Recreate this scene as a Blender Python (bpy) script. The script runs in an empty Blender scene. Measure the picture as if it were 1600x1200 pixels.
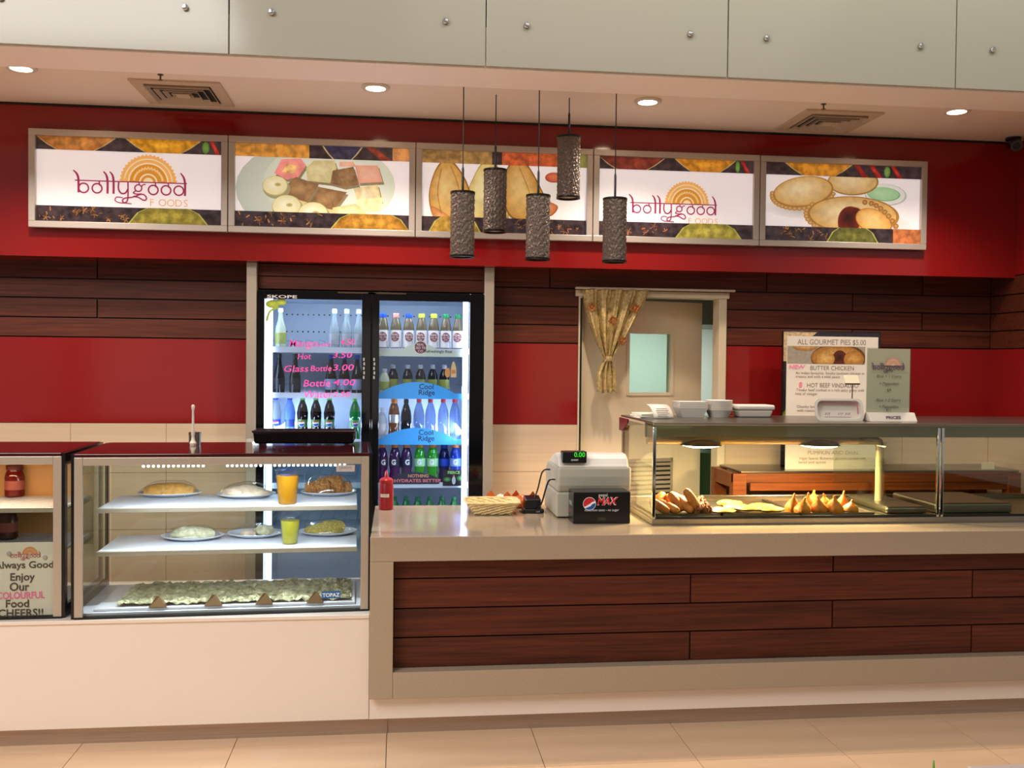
import bpy, math, random
from mathutils import Vector, Matrix
from mathutils.geometry import tessellate_polygon
random.seed(7)
S = bpy.context.scene
COL = S.collection
R = math.radians

# ------------------------------------------------------------------ camera, world, light, exposure
CAM = Vector((0, 0, 1.53)); FPX = 1510.0
_yaw, _pit, _rol = R(6.751), R(-1.22), R(.61)
_f = Vector((math.sin(_yaw)*math.cos(_pit), math.cos(_yaw)*math.cos(_pit), math.sin(_pit)))
_r0 = Vector((math.cos(_yaw), -math.sin(_yaw), 0)); _u0 = _r0.cross(_f)
_rt = _r0*math.cos(_rol) + _u0*math.sin(_rol); _up = -_r0*math.sin(_rol) + _u0*math.cos(_rol)
cd = bpy.data.cameras.new('camera'); cam = bpy.data.objects.new('camera', cd); COL.objects.link(cam)
cd.sensor_width = 36; cd.lens = 36*FPX/1600; cd.clip_start = .05
m = Matrix((_rt, _up, -_f)).transposed().to_4x4(); m.translation = CAM; cam.matrix_world = m
S.camera = cam

W = bpy.data.worlds.new('World'); S.world = W; W.use_nodes = True
W.node_tree.nodes['Background'].inputs[0].default_value = (1.0, .94, .88, 1)
W.node_tree.nodes['Background'].inputs[1].default_value = .33

def area(name, loc, size, power, color=(1, 1, 1), rot=(0, 0, 0), size_y=None, spread=None):
    d = bpy.data.lights.new(name, 'AREA'); d.energy = power; d.color = color; d.size = size
    if size_y: d.shape = 'RECTANGLE'; d.size_y = size_y
    if spread: d.spread = R(spread)
    o = bpy.data.objects.new(name, d); COL.objects.link(o); o.location = loc; o.rotation_euler = rot
    return o
# the mall's ceiling lights over the concourse
area('concourse_light', (-3.5, -.1, 4.9), 4.0, 300, (1, .94, .89), (R(24), 0, R(4)), 2.5)
area('concourse_light', (2.4, -1.6, 5.4), 4.5, 28, (1, .92, .78), (R(20), 0, R(-6)), 2.5)
# added unseen fill light that brightens the glass fascia above the shop
area('fascia_fill', (2.1, 2.7, 4.5), 4.2, 34, (1, .97, .88), (R(68), 0, 0), .25, 110)

vs = S.view_settings
vs.view_transform = 'Standard'; vs.look = 'None'; vs.gamma = 1; vs.exposure = 0.0; vs.use_curve_mapping = False
cy = S.cycles
cy.use_denoising = True; cy.adaptive_threshold = .02; cy.max_bounces = 7; cy.transparent_max_bounces = 24; cy.sample_clamp_indirect = 6
cy.caustics_reflective = False; cy.caustics_refractive = False

def ray(px, py): return _rt*((px-800)/FPX) - _up*((py-600)/FPX) + _f
def P(px, py, y): v = ray(px, py); return CAM + v*(y/v.y)
def PZ(px, py, z): v = ray(px, py); return CAM + v*((z-CAM.z)/v.z)

# ------------------------------------------------------------------ materials
def lin(h):
    if not isinstance(h, str): return tuple(h)
    h = h.lstrip('#'); o = []
    for i in (0, 2, 4):
        c = int(h[i:i+2], 16)/255
        o.append(c/12.92 if c <= .04045 else ((c+.055)/1.055)**2.4)
    return tuple(o)
MATS = {}
def newmat(name):
    m = bpy.data.materials.new(name); m.use_nodes = True; MATS[name] = m
    return m, m.node_tree, m.node_tree.nodes['Principled BSDF']
def mat(name, col, rough=.5, metal=0, spec=.5, emit=None, es=0, coat=0, vary=0, vscale=(8, 8, 8), bump=0, bscale=80, alpha=None, trans=0, detail=3):
    if name in MATS: return MATS[name]
    m, nt, b = newmat(name); c = lin(col)
    b.inputs['Base Color'].default_value = (*c, 1); b.inputs['Roughness'].default_value = rough
    b.inputs['Metallic'].default_value = metal; b.inputs['Specular IOR Level'].default_value = spec
    b.inputs['Coat Weight'].default_value = coat; b.inputs['Transmission Weight'].default_value = trans
    if emit: b.inputs['Emission Color'].default_value = (*lin(emit), 1); b.inputs['Emission Strength'].default_value = es
    if alpha is not None: b.inputs['Alpha'].default_value = alpha
    tc = nt.nodes.new('ShaderNodeTexCoord')
    if vary:
        mp = nt.nodes.new('ShaderNodeMapping'); mp.inputs['Scale'].default_value = vscale
        nz = nt.nodes.new('ShaderNodeTexNoise'); nz.inputs['Detail'].default_value = detail; nz.inputs['Scale'].default_value = 1
        rp = nt.nodes.new('ShaderNodeValToRGB')
        rp.color_ramp.elements[0].position = .3; rp.color_ramp.elements[1].position = .7
        rp.color_ramp.elements[0].color = (*[max(0, x*(1-vary)) for x in c], 1); rp.color_ramp.elements[1].color = (*[x*(1+vary) for x in c], 1)
        nt.links.new(tc.outputs['Object'], mp.inputs[0]); nt.links.new(mp.outputs[0], nz.inputs['Vector'])
        nt.links.new(nz.outputs['Fac'], rp.inputs[0]); nt.links.new(rp.outputs[0], b.inputs['Base Color'])
    if bump:
        nz = nt.nodes.new('ShaderNodeTexNoise'); nz.inputs['Scale'].default_value = bscale; nz.inputs['Detail'].default_value = 3
        bp = nt.nodes.new('ShaderNodeBump'); bp.inputs['Strength'].default_value = bump; bp.inputs['Distance'].default_value = .01
        nt.links.new(tc.outputs['Object'], nz.inputs['Vector']); nt.links.new(nz.outputs['Fac'], bp.inputs['Height']); nt.links.new(bp.outputs[0], b.inputs['Normal'])
    return m
def schlick(nt, k=1.0):
    lw = nt.nodes.new('ShaderNodeLayerWeight'); lw.inputs[0].default_value = .5
    pw = nt.nodes.new('ShaderNodeMath'); pw.operation = 'POWER'; pw.inputs[1].default_value = 4
    mu = nt.nodes.new('ShaderNodeMath'); mu.operation = 'MULTIPLY_ADD'; mu.inputs[1].default_value = .7*k; mu.inputs[2].default_value = .045*k
    nt.links.new(lw.outputs['Facing'], pw.inputs[0]); nt.links.new(pw.outputs[0], mu.inputs[0])
    return lw, mu
def glassmat(name, tint, refl=1.0, rough=.02, ior=1.45):
    """thin pane: transparent with a fresnel reflection"""
    m = bpy.data.materials.new(name); m.use_nodes = True; nt = m.node_tree; nt.nodes.clear(); MATS[name] = m
    o = nt.nodes.new('ShaderNodeOutputMaterial'); t = nt.nodes.new('ShaderNodeBsdfTransparent'); g = nt.nodes.new('ShaderNodeBsdfGlossy')
    fr, mu = schlick(nt, refl)
    mx = nt.nodes.new('ShaderNodeMixShader'); t.inputs[0].default_value = (*lin(tint), 1); g.inputs['Roughness'].default_value = rough
    nt.links.new(mu.outputs[0], mx.inputs[0]); nt.links.new(t.outputs[0], mx.inputs[1]); nt.links.new(g.outputs[0], mx.inputs[2]); nt.links.new(mx.outputs[0], o.inputs[0])
    return m
def liquid(name, col, tr=.45, clear=0.0):
    """plastic bottle full of drink: lets light through diffusely, glossy skin"""
    if name in MATS: return MATS[name]
    m = bpy.data.materials.new(name); m.use_nodes = True; nt = m.node_tree; nt.nodes.clear(); MATS[name] = m
    o = nt.nodes.new('ShaderNodeOutputMaterial'); c = (*lin(col), 1)
    d = nt.nodes.new('ShaderNodeBsdfDiffuse'); d.inputs[0].default_value = c
    t = nt.nodes.new('ShaderNodeBsdfTranslucent'); t.inputs[0].default_value = c
    tp = nt.nodes.new('ShaderNodeBsdfTransparent'); tp.inputs[0].default_value = tuple(.5+.5*x for x in c[:3])+(1,)
    g = nt.nodes.new('ShaderNodeBsdfGlossy'); g.inputs['Roughness'].default_value = .08
    _, fr = schlick(nt)
    a = nt.nodes.new('ShaderNodeMixShader'); a.inputs[0].default_value = tr
    b = nt.nodes.new('ShaderNodeMixShader'); b.inputs[0].default_value = clear
    e = nt.nodes.new('ShaderNodeMixShader')
    L = nt.links.new
    L(d.outputs[0], a.inputs[1]); L(t.outputs[0], a.inputs[2]); L(a.outputs[0], b.inputs[1]); L(tp.outputs[0], b.inputs[2])
    L(fr.outputs[0], e.inputs[0]); L(b.outputs[0], e.inputs[1]); L(g.outputs[0], e.inputs[2]); L(e.outputs[0], o.inputs[0])
    return m
def emitmat(name, col, s):
    if name in MATS: return MATS[name]
    m = bpy.data.materials.new(name); m.use_nodes = True; nt = m.node_tree; nt.nodes.clear(); MATS[name] = m
    o = nt.nodes.new('ShaderNodeOutputMaterial'); e = nt.nodes.new('ShaderNodeEmission')
    e.inputs[0].default_value = (*lin(col), 1); e.inputs[1].default_value = s; nt.links.new(e.outputs[0], o.inputs[0])
    return m
def printmat(name, emit=0, rough=.35, nscale=60):
    m, nt, b = newmat(name)
    at = nt.nodes.new('ShaderNodeAttribute'); at.attribute_name = 'Col'
    tc = nt.nodes.new('ShaderNodeTexCoord'); nz = nt.nodes.new('ShaderNodeTexNoise'); nz.inputs['Scale'].default_value = nscale; nz.inputs['Detail'].default_value = 5
    mr = nt.nodes.new('ShaderNodeMapRange'); mr.inputs[1].default_value = .35; mr.inputs[2].default_value = .65; mr.inputs[3].default_value = -1; mr.inputs[4].default_value = .9
    mu = nt.nodes.new('ShaderNodeMath'); mu.operation = 'MULTIPLY_ADD'; mu.inputs[2].default_value = 1
    vm = nt.nodes.new('ShaderNodeVectorMath'); vm.operation = 'SCALE'; L = nt.links.new
    L(tc.outputs['Object'], nz.inputs['Vector']); L(nz.outputs['Fac'], mr.inputs[0]); L(mr.outputs[0], mu.inputs[0]); L(at.outputs['Alpha'], mu.inputs[1])
    L(at.outputs['Color'], vm.inputs[0]); L(mu.outputs[0], vm.inputs['Scale']); L(vm.outputs[0], b.inputs['Base Color'])
    b.inputs['Roughness'].default_value = rough
    if emit: L(vm.outputs[0], b.inputs['Emission Color']); b.inputs['Emission Strength'].default_value = emit
    return m
def woodmat(name, c0, c1, rough=.35, axis=0, sc=1.0):
    m, nt, b = newmat(name); L = nt.links.new
    tc = nt.nodes.new('ShaderNodeTexCoord'); mp = nt.nodes.new('ShaderNodeMapping'); oi = nt.nodes.new('ShaderNodeObjectInfo')
    s = [70*sc]*3; s[axis] = 2.2*sc; mp.inputs['Scale'].default_value = s
    ad = nt.nodes.new('ShaderNodeVectorMath'); ad.operation = 'ADD'
    sc2 = nt.nodes.new('ShaderNodeMath'); sc2.operation = 'MULTIPLY'; sc2.inputs[1].default_value = 31
    nz = nt.nodes.new('ShaderNodeTexNoise'); nz.inputs['Scale'].default_value = 1; nz.inputs['Detail'].default_value = 6; nz.inputs['Roughness'].default_value = .65
    rp = nt.nodes.new('ShaderNodeValToRGB'); rp.color_ramp.elements[0].position = .32; rp.color_ramp.elements[1].position = .68
    rp.color_ramp.elements[0].color = (*lin(c0), 1); rp.color_ramp.elements[1].color = (*lin(c1), 1)
    hs = nt.nodes.new('ShaderNodeHueSaturation'); mr = nt.nodes.new('ShaderNodeMapRange'); mr.inputs[3].default_value = .85; mr.inputs[4].default_value = 1.15
    L(tc.outputs['Object'], mp.inputs[0]); L(oi.outputs['Random'], sc2.inputs[0]); L(mp.outputs[0], ad.inputs[0]); L(sc2.outputs[0], ad.inputs[1])
    L(ad.outputs[0], nz.inputs['Vector']); L(nz.outputs['Fac'], rp.inputs[0]); L(oi.outputs['Random'], mr.inputs[0]); L(mr.outputs[0], hs.inputs['Value'])
    L(rp.outputs[0], hs.inputs['Color']); L(hs.outputs[0], b.inputs['Base Color'])
    bp = nt.nodes.new('ShaderNodeBump'); bp.inputs['Strength'].default_value = .15; bp.inputs['Distance'].default_value = .003
    L(nz.outputs['Fac'], bp.inputs['Height']); L(bp.outputs[0], b.inputs['Normal']); b.inputs['Roughness'].default_value = rough; b.inputs['Specular IOR Level'].default_value = .3
    return m

RED = mat('red_gloss_panel', (.25, .009, .009), .10, spec=.5)
WOOD = woodmat('walnut_laminate', '#3e190e', '#682f1c', .5)
WOODT = woodmat('timber_table', '#5c2c12', '#84461f', .45)
CREAMT = mat('cream_wall_tile', '#d0b699', .3, vary=.05, vscale=(1, 1, 60))
CREAM = mat('cream_paint', '#dccbb0', .5)
DOORW = mat('door_cream_paint', '#dcccae', .45)
SOFFIT = mat('soffit_paint', '#f0e0d2', .6)
FASCIA = mat('painted_glass_fascia', '#a9a698', .12, spec=.5)
STONE = mat('tan_quartz', '#ab9984', .11, vary=.07, vscale=(160, 160, 160), detail=2)
WHITEB = mat('white_laminate_base', '#ece0d5', .22)
STEEL = mat('brushed_steel', '#9c9488', .28, 1, vary=.12, vscale=(3, 3, 220))
STEELK = mat('kick_steel', '#b5a294', .3, .6, vary=.1, vscale=(3, 3, 200))
ALU = mat('satin_aluminium', '#c4b8ae', .4, .5)
CHROME = mat('chrome', '#d8d8d8', .08, 1)
BLACK = mat('black_plastic', '#0d0d10', .25)
BLACKG = mat('black_gloss', '#08080b', .08)
DARK = mat('dark_void', '#141012', .7)
TILE = mat('floor_tile_porcelain', '#ebc6a2', .2, spec=.5, vary=.06, vscale=(2, 9, 2))
GROUT = mat('grout', '#6e5844', .8)
GLASS = glassmat('clear_glass', '#f2f6f4', .8)
GLASSD = glassmat('fridge_door_glass', '#eef3fa', .55)
GLASSG = glassmat('green_edge_glass', '#f3f7f0', 1.0)
FILM = glassmat('cling_film', '#fcfdff', .8, .12)
PLASTW = mat('white_plastic', '#e6e2da', .35)
PAPER = mat('white_paper', '#e9dfd0', .7)
FRW = mat('fridge_liner_white', '#cdd8e6', .35)
PRINT = printmat('matt_print', 0, .5)
BACKLIT = printmat('backlit_print', .5, .12, 28)

# ------------------------------------------------------------------ mesh helpers
class MB:
    def __init__(s): s.v = []; s.f = []; s.c = []; s.sm = []
    def add(s, vs, fs, smooth=False):
        o = len(s.v); s.v += [Vector(v) for v in vs]
        for f in fs: s.f.append([o+i for i in f]); s.sm.append(smooth)
        return s
    def box(s, x0, x1, y0, y1, z0, z1):
        if x0 > x1: x0, x1 = x1, x0
        if y0 > y1: y0, y1 = y1, y0
        if z0 > z1: z0, z1 = z1, z0
        return s.add([(x0,y0,z0),(x1,y0,z0),(x1,y1,z0),(x0,y1,z0),(x0,y0,z1),(x1,y0,z1),(x1,y1,z1),(x0,y1,z1)],
                     [(3,2,1,0),(4,5,6,7),(0,1,5,4),(1,2,6,5),(2,3,7,6),(3,0,4,7)])
    def hexa(s, a, b):   # a, b: four points each (bottom loop, top loop)
        return s.add(list(a)+list(b), [(3,2,1,0),(4,5,6,7),(0,1,5,4),(1,2,6,5),(2,3,7,6),(3,0,4,7)])
    def lathe(s, prof, c=(0,0,0), n=20, sx=1, sy=1, axis='Z', smooth=True):
        vs = []; fs = []; c = Vector(c)
        for (r, h) in prof:
            for i in range(n):
                a = 2*math.pi*i/n; x, y = r*math.cos(a)*sx, r*math.sin(a)*sy
                vs.append(c+Vector({'Z': (x, y, h), 'Y': (x, h, y), 'X': (h, x, y)}[axis]))
        for k in range(len(prof)-1):
            for i in range(n):
                j = (i+1) % n; q = (k*n+i, k*n+j, (k+1)*n+j, (k+1)*n+i)
                fs.append(q if axis != 'Y' else q[::-1])
        s.add(vs, fs, smooth)
        o = len(s.v)-len(vs)
        if prof[0] == prof[-1]: return s
        if prof[0][0] > 1e-5: s.f.append([o+i for i in range(n)][::(-1 if axis != 'Y' else 1)]); s.sm.append(False)
        if prof[-1][0] > 1e-5: s.f.append([o+(len(prof)-1)*n+i for i in range(n)][::(1 if axis != 'Y' else -1)]); s.sm.append(False)
        return s
    def tube(s, pts, r, n=8, smooth=True, cap=True):
        pts = [Vector(p) for p in pts]; rs = r if isinstance(r, (list, tuple)) else [r]*len(pts); rings = []; ref = None
        for i, p in enumerate(pts):
            d = (pts[min(i+1, len(pts)-1)]-pts[max(i-1, 0)]).normalized()
            if ref is None: ref = d.orthogonal().normalized()
            ref = (ref-d*ref.dot(d)).normalized(); b = d.cross(ref)
            rings.append([p+(ref*math.cos(2*math.pi*k/n)+b*math.sin(2*math.pi*k/n))*rs[i] for k in range(n)])
        vs = [v for g in rings for v in g]
        fs = [(k*n+i, k*n+(i+1) % n, (k+1)*n+(i+1) % n, (k+1)*n+i) for k in range(len(pts)-1) for i in range(n)]
        s.add(vs, fs, smooth); o = len(s.v)-len(vs)
        if cap:
            s.f.append([o+i for i in range(n)][::-1]); s.sm.append(False); s.f.append([o+(len(pts)-1)*n+i for i in range(n)]); s.sm.append(False)
        return s
    def prism(s, poly, a, b, axis='X'):
        """poly of 2-D points extruded along an axis from a to b"""
        mk = {'X': lambda t, p: (t, p[0], p[1]), 'Y': lambda t, p: (p[0], t, p[1]), 'Z': lambda t, p: (p[0], p[1], t)}[axis]
        n = len(poly); vs = [mk(a, p) for p in poly]+[mk(b, p) for p in poly]
        fs = [tuple(range(n))[::-1], tuple(range(n, 2*n))]+[(i, (i+1) % n, n+(i+1) % n, n+i) for i in range(n)]
        return s.add(vs, fs)
    def blob(s, c, r, seed=0, amp=.12, n=18, k=11, flat=.0, freq=3.0, rz=0, tilt=None):
        rnd = random.Random(seed); ph = [rnd.uniform(0, 6.28) for _ in range(9)]; vs = []; fs = []; c = Vector(c)
        rot = Matrix.Rotation(rz, 3, 'Z')
        if tilt: rot = rot @ Matrix.Rotation(tilt[0], 3, 'X') @ Matrix.Rotation(tilt[1], 3, 'Y')
        for j in range(k+1):
            t = math.pi*j/k
            for i in range(n):
                a = 2*math.pi*i/n; d = Vector((math.sin(t)*math.cos(a), math.sin(t)*math.sin(a), math.cos(t)))
                q = 1+amp*(math.sin(freq*d.x*2+ph[0])*math.sin(freq*d.y*2+ph[1])+.6*math.sin(freq*4*d.x+ph[2])*math.sin(freq*4*d.z+ph[3])*math.cos(freq*3*d.y+ph[4]))
                p = Vector((d.x*r[0], d.y*r[1], d.z*r[2]))*q
                if flat and p.z < -flat*r[2]: p.z = -flat*r[2]
                vs.append(c+rot@p)
        fs = [(j*n+i, (j+1)*n+i, (j+1)*n+(i+1) % n, j*n+(i+1) % n) for j in range(k) for i in range(n)]
        return s.add(vs, fs, True)

ORG = {}
def tag(o, label=None, cat=None, group=None, kind=None):
    if label: o['label'] = label
    if cat: o['category'] = cat
    if group: o['group'] = group
    if kind: o['kind'] = kind
    return o
def thing(name, label, cat, loc=(0, 0, 0), rz=0, group=None):
    o = bpy.data.objects.new(name, None); COL.objects.link(o); o.location = loc; o.rotation_euler = (0, 0, rz); o.empty_display_size = .05
    ORG[o] = Vector(loc); return tag(o, label, cat, group)
def obj(name, mb, material, parent=None, org=None, bevel=0, solid=0, local=False, label=None, subd=0):
    """vertices are given in world space (local=True: in the parent's own space)"""
    o0 = Vector((0, 0, 0)) if local else (ORG.get(parent, Vector((0, 0, 0))))
    if parent is None and org is not None: o0 = Vector(org)
    me = bpy.data.meshes.new(name); me.from_pydata([tuple(v-o0) for v in mb.v], [], mb.f)
    me.polygons.foreach_set('use_smooth', mb.sm); me.materials.append(material); me.update()
    if any(mb.sm): me.set_sharp_from_angle(angle=R(38))
    o = bpy.data.objects.new(name, me); COL.objects.link(o)
    if parent is not None: o.parent = parent; ORG[o] = o0
    else: o.location = o0; ORG[o] = o0
    if bevel:
        b = o.modifiers.new('bevel', 'BEVEL'); b.width = bevel; b.segments = 2; b.limit_method = 'ANGLE'; b.angle_limit = R(40)
    if solid: b = o.modifiers.new('solid', 'SOLIDIFY'); b.thickness = solid; b.offset = 0
    if subd: b = o.modifiers.new('subd', 'SUBSURF'); b.levels = b.render_levels = subd
    if label: o['label'] = label
    return o
def single(name, mb, material, label, cat, group=None, bevel=0, **k):
    xs = [v.x for v in mb.v]; ys = [v.y for v in mb.v]; zs = [v.z for v in mb.v]
    o = obj(name, mb, material, org=((min(xs)+max(xs))/2, (min(ys)+max(ys))/2, min(zs)), bevel=bevel, **k)
    return tag(o, label, cat, group)
def struct(name, mb, material, bevel=0):
    return tag(obj(name, mb, material, bevel=bevel), kind='structure')
def copy_tree(o, parent=None):
    c = o.copy(); COL.objects.link(c); c.parent = parent
    for ch in list(o.children): copy_tree(ch, c)
    return c
def bx(*a): return MB().box(*a)
ORD = ['first', 'second', 'third', 'fourth', 'fifth', 'sixth', 'seventh', 'eighth', 'ninth', 'tenth', 'eleventh', 'twelfth']

# ------------------------------------------------------------------ flat print drawing (polygons with a colour attribute)
_txt = {}
def text_geo(body, shear=0.0, bold=0.0):
    k = (body, shear, bold)
    if k not in _txt:
        c = bpy.data.curves.new('t', 'FONT'); c.body = body; c.size = 1; c.shear = shear; c.offset = bold; c.resolution_u = 3; c.fill_mode = 'FRONT'
        o = bpy.data.objects.new('t', c); me = o.to_mesh()
        vs = [tuple(v.co[:2]) for v in me.vertices]; fs = [tuple(p.vertices) for p in me.polygons]
        o.to_mesh_clear(); bpy.data.objects.remove(o); bpy.data.curves.remove(c); _txt[k] = (vs, fs)
    return _txt[k]
class Print:
    def __init__(s): s.v = []; s.f = []; s.c = []; s.l = 0; s.m = []
    def part(s, name): s.m.append((len(s.v), len(s.f), name)); return s
    def _poly(s, pts, cols, fs):
        o = len(s.v); s.l += 1
        for p, c in zip(pts, cols): s.v.append((p[0], p[1], s.l)); s.c.append(c)
        s.f += [[o+i for i in f] for f in fs]
    def poly(s, pts, col, a=0, col2=None):
        c = (*lin(col), a)
        if col2 is None: s._poly(pts, [c]*len(pts), [tuple(range(len(pts)))])
        else:
            n = len(pts); cx = sum(p[0] for p in pts)/n; cz = sum(p[1] for p in pts)/n
            s._poly([(cx, cz)]+list(pts), [c]+[(*lin(col2), a)]*n, [(0, i+1, (i+1) % n+1) for i in range(n)])
        return s
    def rect(s, x0, x1, z0, z1, col, a=0): return s.poly([(x0, z0), (x1, z0), (x1, z1), (x0, z1)], col, a)
    def ell(s, x, z, rx, rz, col, col2=None, a=0, n=28, a0=0, a1=360, scal=0, rot=0):
        pts = []
        for i in range(n+(0 if a1-a0 == 360 else 1)):
            t = R(a0+(a1-a0)*i/n); q = 1+scal*(i % 2); u, w = rx*math.cos(t)*q, rz*math.sin(t)*q
            pts.append((x+u*math.cos(rot)-w*math.sin(rot), z+u*math.sin(rot)+w*math.cos(rot)))
        return s.poly(pts, col, a, col2)
    def stroke(s, pts, w, col, closed=False, a=0, taper=None):
        n = len(pts); L = []; Q = []
        for i, p in enumerate(pts):
            q0 = pts[(i-1) % n] if closed or i else p; q1 = pts[(i+1) % n] if closed or i < n-1 else p
            dx, dz = q1[0]-q0[0], q1[1]-q0[1]; d = math.hypot(dx, dz) or 1
            ww = w/2*(taper[i] if taper else 1); L.append((p[0]-dz/d*ww, p[1]+dx/d*ww)); Q.append((p[0]+dz/d*ww, p[1]-dx/d*ww))
        fs = [(i, (i+1) % n, n+(i+1) % n, n+i) for i in range(n if closed else n-1)]
        s._poly(L+Q, [(*lin(col), a)]*(2*n), fs); return s
    def circ(s, x, z, r, w, col, n=24): return s.stroke([(x+r*math.cos(6.2832*i/n), z+r*math.sin(6.2832*i/n)) for i in range(n)], w, col, True)
    def text(s, body, x, z, size, col, align='L', width=None, shear=0.0, bold=0.0, slope=0.0):
        vs, fs = text_geo(body, shear, bold)
        if not vs: return s
        x0 = min(v[0] for v in vs); x1 = max(v[0] for v in vs); sx = size if width is None else width/(x1-x0)
        ox = {'L': -x0*sx, 'C': -(x0+x1)/2*sx, 'R': -x1*sx}[align]
        s._poly([(x+ox+v[0]*sx, z+v[1]*size+slope*(v[0]*sx)) for v in vs], [(*lin(col), 0)]*len(vs), fs); return s
    def fine(s, k=4):
        """split every polygon into small triangles so that the print can wrap round a bottle"""
        V, C, F = [], [], []
        for f in s.f:
            tris = tessellate_polygon([[Vector((s.v[i][0], s.v[i][1], 0)) for i in f]]) if len(f) > 3 else [(0, 1, 2)]
            for t in tris:
                a, b, c = (f[i] for i in t); o = len(V); ix = {}
                for i in range(k+1):
                    for j in range(k+1-i):
                        w = (i/k, j/k, 1-(i+j)/k); ix[i, j] = len(V)
                        V.append(tuple(w[0]*s.v[a][q]+w[1]*s.v[b][q]+w[2]*s.v[c][q] for q in range(3))); C.append(tuple(w[0]*s.c[a][q]+w[1]*s.c[b][q]+w[2]*s.c[c][q] for q in range(4)))
                for i in range(k):
                    for j in range(k-i):
                        F.append([ix[i, j], ix[i+1, j], ix[i, j+1]])
                        if i+j < k-1: F.append([ix[i+1, j], ix[i+1, j+1], ix[i, j+1]])
        s.v, s.c, s.f = V, C, F; return s
    def build(s, name, material, parent, fn, eps=.00012, label=None):
        """fn(u, v, depth) gives the world (or parent-local) point"""
        if s.m:
            ends = [(b[0], b[1]) for b in s.m[1:]]+[(len(s.v), len(s.f))]
            for (v0, f0, nm), (v1, f1) in zip(s.m, ends):
                q = Print(); q.v = s.v[v0:v1]; q.c = s.c[v0:v1]; q.f = [[i-v0 for i in f] for f in s.f[f0:f1]]
                if q.f: q.build(nm, material, parent, fn, eps)
            return None
        mb = MB(); mb.add([fn(u, v, l*eps) for u, v, l in s.v], s.f)
        o = obj(name, mb, material, parent, label=label)
        at = o.data.color_attributes.new('Col', 'FLOAT_COLOR', 'POINT')
        for i, c in enumerate(s.c): at.data[i].color = c
        return o
def curve(pts, n=6):
    """Catmull-Rom through 2-D points"""
    out = []; p = [pts[0]]+list(pts)+[pts[-1]]
    for i in range(1, len(p)-2):
        for k in range(n):
            t = k/n; o = []
            for d in range(len(pts[0])):
                a, b, c, e = p[i-1][d], p[i][d], p[i+1][d], p[i+2][d]
                o.append(.5*(2*b+(c-a)*t+(2*a-5*b+4*c-e)*t*t+(3*b-a-3*c+e)*t**3))
            out.append(tuple(o))
    return out+[tuple(pts[-1])]
def logo(pr, x, z, s, word='#9a2f55', sun='#edb265', sun2='#d9922f', foods='#d29a50', fw=1.0):
    """shop logo; x, z = left end of the headline; s = metres per drawing unit (word is 1350 units wide)"""
    T = lambda q: [(x+a*s, z-b*s) for a, b in q]
    cx, cz = x+880*s, z
    if sun:
        pr.ell(cx, cz, 330*s, 330*s, sun, n=44, a0=0, a1=180, scal=.07)
        if fw: pr.stroke([(cx+290*s*math.cos(R(a)), cz+290*s*math.sin(R(a))) for a in range(4, 177, 6)], 14*s, '#f7dcae')
        pr.ell(cx, cz, 245*s, 245*s, '#f8e2bd', a0=0, a1=180); pr.ell(cx, cz, 228*s, 228*s, sun2, a0=0, a1=180)
        pr.stroke([(cx+175*s*math.cos(R(a)), cz+(175+(14 if (a//6) % 2 else -14))*s*math.sin(R(a))) for a in range(6, 176, 6)], 26*s, '#f3c987')
        pr.ell(cx, cz, 110*s, 110*s, '#f8e2bd', a0=0, a1=180); pr.ell(cx, cz, 92*s, 92*s, sun2, a0=0, a1=180); pr.ell(cx, cz, 60*s, 60*s, '#f6dcb0', a0=0, a1=180)
    k = fw or 1.6
    pr.stroke(T([(0, 0), (1350, 0)]), 15*s*k, word)
    for st in ([(-20, -125), (20, -85), (42, -20), (45, 150)], [(340, -120), (375, -75), (390, 0), (390, 155)], [(415, -120), (450, -75), (462, 0), (462, 155)], [(1270, -130), (1308, -75), (1325, 0), (1325, 155)]):
        c = curve(T(st)); pr.stroke(c, 27*s*k, word, taper=[.5+.5*min(1, i/(len(c)*.4)) for i in range(len(c))])
    for cx2 in (105, 265, 940, 1095, 1250): pr.circ(x+cx2*s, z-92*s, 58*s, 19*s*k, word)
    for cx2 in (300, 975, 1130): pr.stroke(T([(cx2-10, 0), (cx2-2, 60)]), 16*s*k, word)
    pr.stroke(curve(T([(525, 5), (522, 90), (555, 145), (605, 140), (635, 90)])), 20*s*k, word)
    pr.stroke(curve(T([(635, 5), (637, 160), (625, 240), (590, 262), (570, 235), (600, 205), (690, 190), (800, 150), (850, 175), (855, 215), (820, 222), (760, 190), (700, 180)])), 17*s*k, word)
    pr.stroke(curve(T([(575, 200), (500, 195), (482, 235), (530, 262), (620, 268), (680, 272)])), 13*s*k, word)
    pr.circ(x+760*s, z-75*s, 42*s, 17*s*k, word); pr.stroke(T([(770, 0), (772, 35)]), 16*s*k, word)
    pr.stroke(curve(T([(795, 60), (820, 30), (850, 28)])), 14*s*k, word); pr.stroke(curve(T([(730, 110), (700, 135), (740, 150), (800, 145)])), 15*s*k, word)
    if foods:
        for i, ch in enumerate('FOODS'): pr.text(ch, x+(905+i*102)*s, z-292*s, 128*s, foods, bold=-.012)

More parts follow.
